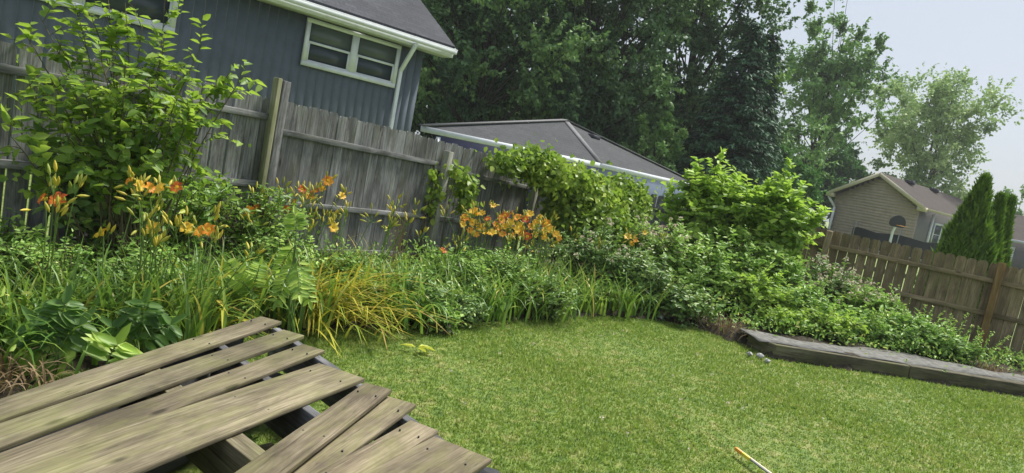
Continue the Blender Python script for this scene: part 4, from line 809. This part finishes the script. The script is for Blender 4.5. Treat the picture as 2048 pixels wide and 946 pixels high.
# ---------------------------------------------------------------- daylilies
def strapleaves(mb, base, n, ln, lean, wd, seed, bias=(0, 0), spread=.09, flat=0, a0=.25):
    rq = np.random.RandomState(seed); K = 7
    for k in range(n):
        az = rq.rand()*6.283; L_ = ln*(.6+.55*rq.rand()); b = base+np.array([rq.randn()*spread, rq.randn()*spread, 0]); d = np.array([math.cos(az)+bias[0], math.sin(az)+bias[1], 0]); d = nrm(d)
        le = lean*(.35+.9*rq.rand()); t = np.linspace(0, 1, K); ang = np.minimum(le*(a0+1.9*t**1.4), 2.7 if not a0 > .5 else 1.75); stp = L_/(K-1); hor = np.concatenate([[0], np.cumsum(np.sin(ang[:-1])*stp)]); ver = np.concatenate([[0], np.cumsum(np.cos(ang[:-1])*stp)])
        pts = b+d*hor[:, None]+UZ*np.maximum(ver, .02 if flat else .0)[:, None]; s = np.cross(d, UZ); w_ = wd*(1-t**2.2)*(.7+.5*rq.rand())+.0008; nrmv = np.stack([-d[0]*np.cos(ang), -d[1]*np.cos(ang), np.sin(ang)], 1)
        v = np.stack([pts-s*w_[:, None]/2+nrmv*w_[:, None]*.18, pts, pts+s*w_[:, None]/2+nrmv*w_[:, None]*.18], 1).reshape(-1, 3); F_ = []
        for q in range(K-1):
            a = q*3; F_ += [[a, a+1, a+4, a+3], [a+1, a+2, a+5, a+4]]
        mb.add(v, F_, rq.rand())
def flower(parent, c, seed, size=.065, face=None, warm=.5):
    rq = np.random.RandomState(seed); fd = nrm(np.array([rq.randn()*.5+.1, -.8+rq.randn()*.4, .55]) if face is None else face); a = nrm(np.cross(fd, [.2, .1, 1])); b = np.cross(fd, a); mb = MB()
    for k in range(6):
        th_ = k*math.pi/3+rq.rand()*.2; rd = a*math.cos(th_)+b*math.sin(th_); sd = np.cross(fd, rd); w_ = size*(.42 if k % 2 else .30); t = [0, .35, .7, 1]; prof = [(0, 0), (.35, .55), (.8, .75), (1.12, .55)]; ww = [.15, .8, 1, .12]
        v = []
        for (ro, hi), q in zip(prof, ww): cpt = c+rd*ro*size+fd*hi*size*.9; v += [cpt-sd*w_*q, cpt+fd*-.004, cpt+sd*w_*q]
        base_r = (rq.uniform(.05, .35) if warm < .25 else rq.uniform(.4, .7) if warm < .55 else rq.uniform(.75, .98))
        mb.add(v, [[0, 1, 4, 3], [1, 2, 5, 4]], .97); mb.add(v, [[3, 4, 7, 6], [4, 5, 8, 7], [6, 7, 10, 9], [7, 8, 11, 10]], base_r)
    f = mb.build('flower', L['petal'], parent); return f
def daylily(label, px_, py_, D, n, flowers=(), ln=.6, leaf='strap', lean=.75, wd=.02, seed=0, bias=(0, 0), buds=6, name='daylily', group='daylilies in the planting bed', spread=.1, cat='daylily', a0=.25):
    b = P(px_, py_, D); b[2] = .03; th = thing(name, b, label, cat, group); rq = np.random.RandomState(seed); mb = MB(); strapleaves(mb, b, int(n*.8) if leaf == 'strap' else n, ln, lean, wd*1.3 if leaf != 'yellowstrap' else wd, seed, bias, spread, 0, a0); mb.build('leaves', L[leaf], th)
    def buds_on(sb, top, q_, sp):
        for q in range(q_):
            e = top+rq.randn(3)*sp+UZ*.02; d = nrm(e-top+rq.randn(3)*.02+UZ*.05); tube(sb, [top-UZ*.04, e], .002, 4, 0); tube(sb, [e, e+d*.02, e+d*.045, e+d*.065], [.003, .0095, .008, .002], 6, .3+.7*rq.rand())
    for k, (fx, fy) in enumerate(flowers):
        sb = MB(); c = P(fx, fy, D+rq.uniform(-.15, .15)); pts = bez(b+np.array([rq.randn()*.06, rq.randn()*.06, 0]), np.array([b[0]*.6+c[0]*.4, b[1]*.6+c[1]*.4, c[2]*.8]), c, 8); tube(sb, pts, np.linspace(.005, .003, 8), 5, 0)
        flower(th, c, seed*50+k, size=(.042 if D < 7 else .046)*(.8+.45*rq.rand()), warm=rq.rand()); buds_on(sb, c, 3, .035); sb.build('flower_stalk', L['bud'], th)
    for k in range(buds):
        sb = MB(); top = b+np.array([rq.randn()*.22, rq.randn()*.16, rq.uniform(.62, .98)]); tube(sb, bez(b+np.array([rq.randn()*.06, rq.randn()*.06, 0]), (b+top)/2+UZ*.08, top, 7), np.linspace(.0045, .0025, 7), 4, 0)
        buds_on(sb, top, 6, .035); sb.build('flower_stalk', L['bud'], th)
dl = daylily
dl('daylily with two orange and yellow flowers at the far left of the fence', 100, 560, 4.0, 60, [(90, 400), (120, 403)], seed=1, buds=3)
dl('daylily with a high cluster of bright orange flowers below the tall shrub', 310, 540, 4.3, 70, [(266, 362), (275, 372), (297, 377), (325, 380), (356, 377)], seed=2, buds=4, ln=.65)
dl('daylily with low red and orange flowers left of the cracked board', 390, 560, 4.4, 70, [(375, 459), (405, 467), (418, 462), (308, 458)], seed=3, buds=4)
dl('daylily with a single yellow flower low at the left', 205, 570, 4.0, 60, [(207, 472)], seed=4, buds=3)
dl('daylily with reddish flowers beside the double fence post', 530, 560, 6.0, 60, [(500, 425), (515, 420)], seed=5, buds=5)
dl('daylily with small orange flowers right of the double fence post', 600, 540, 6.5, 60, [(590, 406), (655, 363), (682, 393), (632, 385), (603, 380), (620, 395), (645, 378), (575, 420)], seed=6, buds=9)
dl('daylily with one low orange flower behind the yellowing clump', 670, 560, 6.4, 60, [(665, 456)], seed=7, buds=7)
dl('daylily without open flowers in front of the tallest grey panel', 745, 560, 6.7, 70, [], seed=8, buds=7)
dl('daylily with one bright orange flower left of the flower cluster', 880, 570, 7.2, 70, [(885, 503)], seed=9, buds=4)
dl('daylily at the left of the dense orange and yellow cluster', 950, 560, 7.9, 70, [(930, 438), (945, 445), (960, 455), (940, 462), (975, 440), (985, 468), (970, 470), (955, 432), (990, 450), (948, 425), (965, 428), (925, 450), (952, 470)], seed=10, buds=6)
dl('daylily in the middle of the dense orange and yellow cluster', 1015, 560, 8.0, 70, [(1000, 440), (1010, 455), (1020, 447), (1005, 470), (1030, 460), (985, 412), (1035, 438), (1022, 472), (1010, 432), (1025, 428), (998, 458), (1040, 455)], seed=11, buds=6)
dl('daylily at the right of the dense orange and yellow cluster', 1075, 560, 8.1, 70, [(1050, 440), (1060, 455), (1072, 447), (1085, 462), (1045, 468), (1092, 448), (1068, 470), (1112, 470), (1080, 436), (1060, 430), (1098, 460), (1055, 475), (1088, 475)], seed=12, buds=6)
dl('daylily with two orange flowers beside the rose bush', 1258, 560, 9.3, 50, [(1255, 476), (1268, 480), (1262, 487), (1288, 466)], seed=13, buds=3)
dl('daylily with dark red fading flowers left of the rose bush', 1150, 560, 8.6, 50, [(1118, 478)], seed=14, buds=3)
pl = [('strappy daylily clump at the lawn edge below the single orange flower', 870, 620, 6.6), ('strappy daylily clump at the lawn edge below the left of the flower cluster', 960, 620, 6.9), ('strappy daylily clump at the lawn edge below the middle of the flower cluster', 1040, 610, 7.3), ('strappy daylily clump at the lawn edge below the right of the flower cluster', 1100, 600, 7.7), ('strappy daylily clump behind the yellowing clump', 770, 580, 6.2), ('strappy daylily clump in front of the tall shrub', 200, 640, 4.1), ('strappy daylily clump at the left edge of the bed', 20, 640, 3.9), ('strappy daylily clump between the tall shrub and the sapling', 440, 600, 5.1), ('strappy daylily clump behind the far left compound leaves', 110, 600, 4.3), ('strappy daylily clump left of the sapling', 520, 590, 5.6), ('strappy daylily clump behind the middle compound leaves', 300, 610, 4.6), ('strappy daylily clump right of the yellowing clump', 800, 610, 6.1)]
pl += [('low strappy daylily clump at the lawn edge under the rose bush with whitish blooms', 1180, 600, 8.2), ('low strappy daylily clump between the two rose bushes at the lawn edge', 1240, 605, 8.5), ('strappy daylily clump left of the yellowing clump near the far end of the boards', 600, 600, 5.4), ('strappy daylily clump at the left border behind the dead stems', 60, 650, 3.7)]
for k, (lb, x, y, D) in enumerate(pl): dl(lb, x, y, D, 120, [], ln=.58+.03*(k%4), seed=30+k, buds=0, spread=.16, lean=1.0+.08*(k%3), wd=.016+.003*(k%3), leaf=('strap', 'strap2')[k%2])
dl('large yellowing daylily clump collapsed over the edge of the lawn', 640, 560, 5.75, 300, [], ln=.88, leaf='yellowstrap', lean=1.15, wd=.017, seed=60, bias=(1.2, -.75), buds=0, spread=.24, a0=.75)
dl('yellow streaked daylily leaves fallen flat behind the deck boards', 410, 580, 4.9, 60, [], ln=.75, leaf='yellowstrap', lean=1.1, a0=.8, wd=.03, seed=61, bias=(.9, -.3), buds=0, spread=.1)
def dryclump(label, x, y, D, n, ln, seed, upright=True, sp=.08, name='dry_grass'):
    b = P(x, y, D); b[2] = .03; th = thing(name, b, label, 'dry grass'); mb = MB(); strapleaves(mb, b, n, ln, .25 if upright else 1.3, .006 if upright else .012, seed, (.15, 0), sp, not upright); mb.build('blades', L['dry'], th)
dryclump('dry tan grass stalks standing before the grey fence left of the pale post', 785, 560, 7.2, 26, 1.15, 71)
dryclump('heap of dead brown stems at the lower left edge', 15, 735, 3.3, 90, .26, 72, False, .12, 'dead_stems')
dryclump('small heap of dead brown stems beside the end of the timber border', 1455, 665, 8.5, 110, .28, 73, False, .14, 'dead_stems')
dryclump('straw coloured grass tuft at the right end of the raised bed', 1975, 735, 9.0, 80, .3, 74, False, .12)
for k, (x, y, D, lb) in enumerate([(1905, 700, 9.3, 'tall seeding weed stalk rising against the brown fence left of the orange post'), (1950, 720, 9.0, 'thin seeding weed stalk at the foot of the orange fence post'), (1780, 680, 9.5, 'thin weed stalks standing in the middle of the raised bed'), (1700, 640, 9.9, 'loose weed stalks rising beside the pinkish flower heads'), (1845, 690, 9.6, 'tall thin weed stalks close to the brown fence right of the flowering bush'), (1620, 640, 9.6, 'upright weed stalks among the pale green bushes left of the brown fence'), (1740, 665, 9.2, 'short weed stalks above the grey fabric strip')]):
    b = P(x, y, D); b[2] = .08; th = thing('seed_stalk', b, lb, 'weed'); mb = MB(); sb = MB(); rq = np.random.RandomState(80+k)
    for q in range(5):
        mb = MB(); sb = MB(); tpp = b+np.array([rq.randn()*.1, rq.randn()*.08, rq.uniform(.45, .6 if k in (1, 2, 6) else .85)]); tube(sb, bez(b, (b+tpp)/2+UZ*.1, tpp, 6), .003, 4); m = 34; t = np.linspace(0, 1, m); ps = b+(tpp-b)*(.5+.5*t[:, None])+rq.randn(m, 3)*.002; leaves(mb, ps, rq.randn(m, 3)+UZ*.5, UZ+rq.randn(m, 3)*.4, .04, .018, .6+.4*rq.rand(m))
        mb.build('seed_head', L['weed'], th); sb.build('stem', M['greenstem'], th)

# saplings with compound leaves
def compound(label, x, y, D, rach, seed, z0=0, name='sapling', lf=.095, leaf='compound'):
    b = P(x, y, D); b[2] = z0; th = thing(name, b, label, 'young plant', 'saplings with feathered leaves'); mb = MB(); sb = MB(); rq = np.random.RandomState(seed)
    for (ax_, ay_, bx, by, dd) in rach:
        mb = MB()   # rachis from pixel a to pixel b at distance dd
        p0 = P(ax_, ay_, D); p1 = P(bx, by, dd); mid = (p0+p1)/2+UZ*.05; pts = bez(p0, mid, p1, 12); tube(sb, pts, np.linspace(.004, .0015, 12), 4); tube(sb, bez(b, (b+p0)/2+rq.randn(3)*.02, p0, 6), .005, 5)
        ax = nrm(p1-p0); view = nrm(np.array([0, 0, EYE])-p0); side = nrm(np.cross(ax, view)); nv = nrm(view*.7+UZ*.6)
        idx = np.array([2, 4, 5, 7, 8, 10, 11]) if lf > .1 else np.arange(2, 12); q = pts[idx]; m = len(q); dn = np.array([0, 0, -.18]); 
        for s_ in (1, -1): leaves(mb, q, side*s_+ax*.35+dn+rq.randn(m, 3)*.1, nv+rq.randn(m, 3)*.15, lf*(1.1-.4*np.abs(np.linspace(-.6, 1, m))), lf*(.38 if lf > .1 else .36), rq.rand(m), .15)
        leaves(mb, pts[-1:], ax[None], nv[None], lf*.9, lf*.36, rq.rand(1)); mb.build('feathered_leaf', L[leaf], th)
    sb.build('stem', M['greenstem'], th)
compound('slender sapling with drooping leaflets just behind the far corner of the boards', 582, 640, 4.95, [(590, 520, 555, 600, 4.8), (592, 515, 618, 600, 4.85), (592, 490, 560, 540, 5.0), (592, 470, 590, 430, 5.0), (592, 530, 600, 590, 4.7)], 91, leaf='bright')
compound('sapling with bright feathered leaves left of the slender one', 500, 640, 4.95, [(500, 590, 455, 525, 4.9), (505, 590, 470, 560, 4.8), (505, 585, 520, 530, 4.9)], 92, leaf='bright', lf=.085)
compound('dark sapling with broad feathered leaves at lower left', 110, 720, 3.55, [(110, 700, 130, 610, 3.6), (105, 705, 70, 650, 3.5), (115, 705, 160, 650, 3.6)], 93, lf=.14)
compound('dark sapling with layered leaflets behind the cracked board', 275, 700, 3.9, [(272, 690, 290, 610, 3.9), (275, 695, 340, 650, 3.95), (270, 695, 225, 655, 3.8)], 94, lf=.14)
compound('low sapling with one broad leaf resting behind the boards', 220, 740, 3.6, [(210, 735, 235, 690, 3.6), (150, 740, 60, 700, 3.5)], 95, lf=.16, leaf='bright')
# weed leaves poking up through the board gap
compound('weed growing up through the gap between the boards', 470, 900, 3.05, [(450, 900, 480, 868, 3.1), (460, 905, 505, 880, 3.1)], 96, lf=.035, leaf='weed', name='weed')

# small things on the lawn
def litter():
    c = PZ(838, 695, .03); mb = MB(); rq = np.random.RandomState(5); d = np.array([[1, -.1, .1], [.9, .5, .1], [-1, .1, .1], [.6, -.7, .2]]); leaves(mb, np.repeat(c[None], 4, 0)+rq.randn(4, 3)*np.array([.03, .02, .004]), d, UZ+rq.randn(4, 3)*.1, .13, .05, rq.rand(4)); tag(mb.build('fallen_leaf', L['yellow']), 'yellow fallen leaf cluster lying on the lawn near the bed', 'leaf')
    k = 0
    for x, y, s_, lb in [(1500, 708, .03, 'white stone left of the pair at the corner of the timber border'), (1520, 712, .04, 'largest white stone in front of the timber corner'), (1535, 722, .03, 'small white stone nearest the lawn in front of the timber corner'), (1322, 636, .04, 'small pale stone at the lawn edge below the rose bush')]:
        c = PZ(x, y, .02); r = MB(); n = 8; pts = []; rr = [.3, .9, 1, .6, .2]; tube(r, [c+np.array([0, 0, z]) for z in (-.02, -.01, s_*.3, s_*.55, s_*.65)], [s_*q for q in rr], n)
        r.V[0] += rs.randn(*r.V[0].shape)*s_*.22
        tag(r.build('pale_stone', M['stone'], smooth=True), lb, 'stone', 'pale stones along the lawn edge')
litter()
def clover():
    n = 25; rq = np.random.RandomState(9); mb = MB(); x = rq.uniform(-.4, 3.2, n); y = rq.uniform(3.6, 7.5, n)
    for a, b in zip(x, y):
        if inpoly(np.array([[a, b]]), poly)[0]: continue
        m = 7; d = nrm(rq.randn(m, 3)+UZ*.5); leaves(mb, np.array([a, b, .035])+d*.004, d, UZ+rq.randn(m, 3), .016, .012, .5+.5*rq.rand(m), simple=True)
    tag(mb.build('clover_blossoms', L['white']), 'tiny white clover flowers scattered in the lawn', 'clover', kind='stuff')
clover()
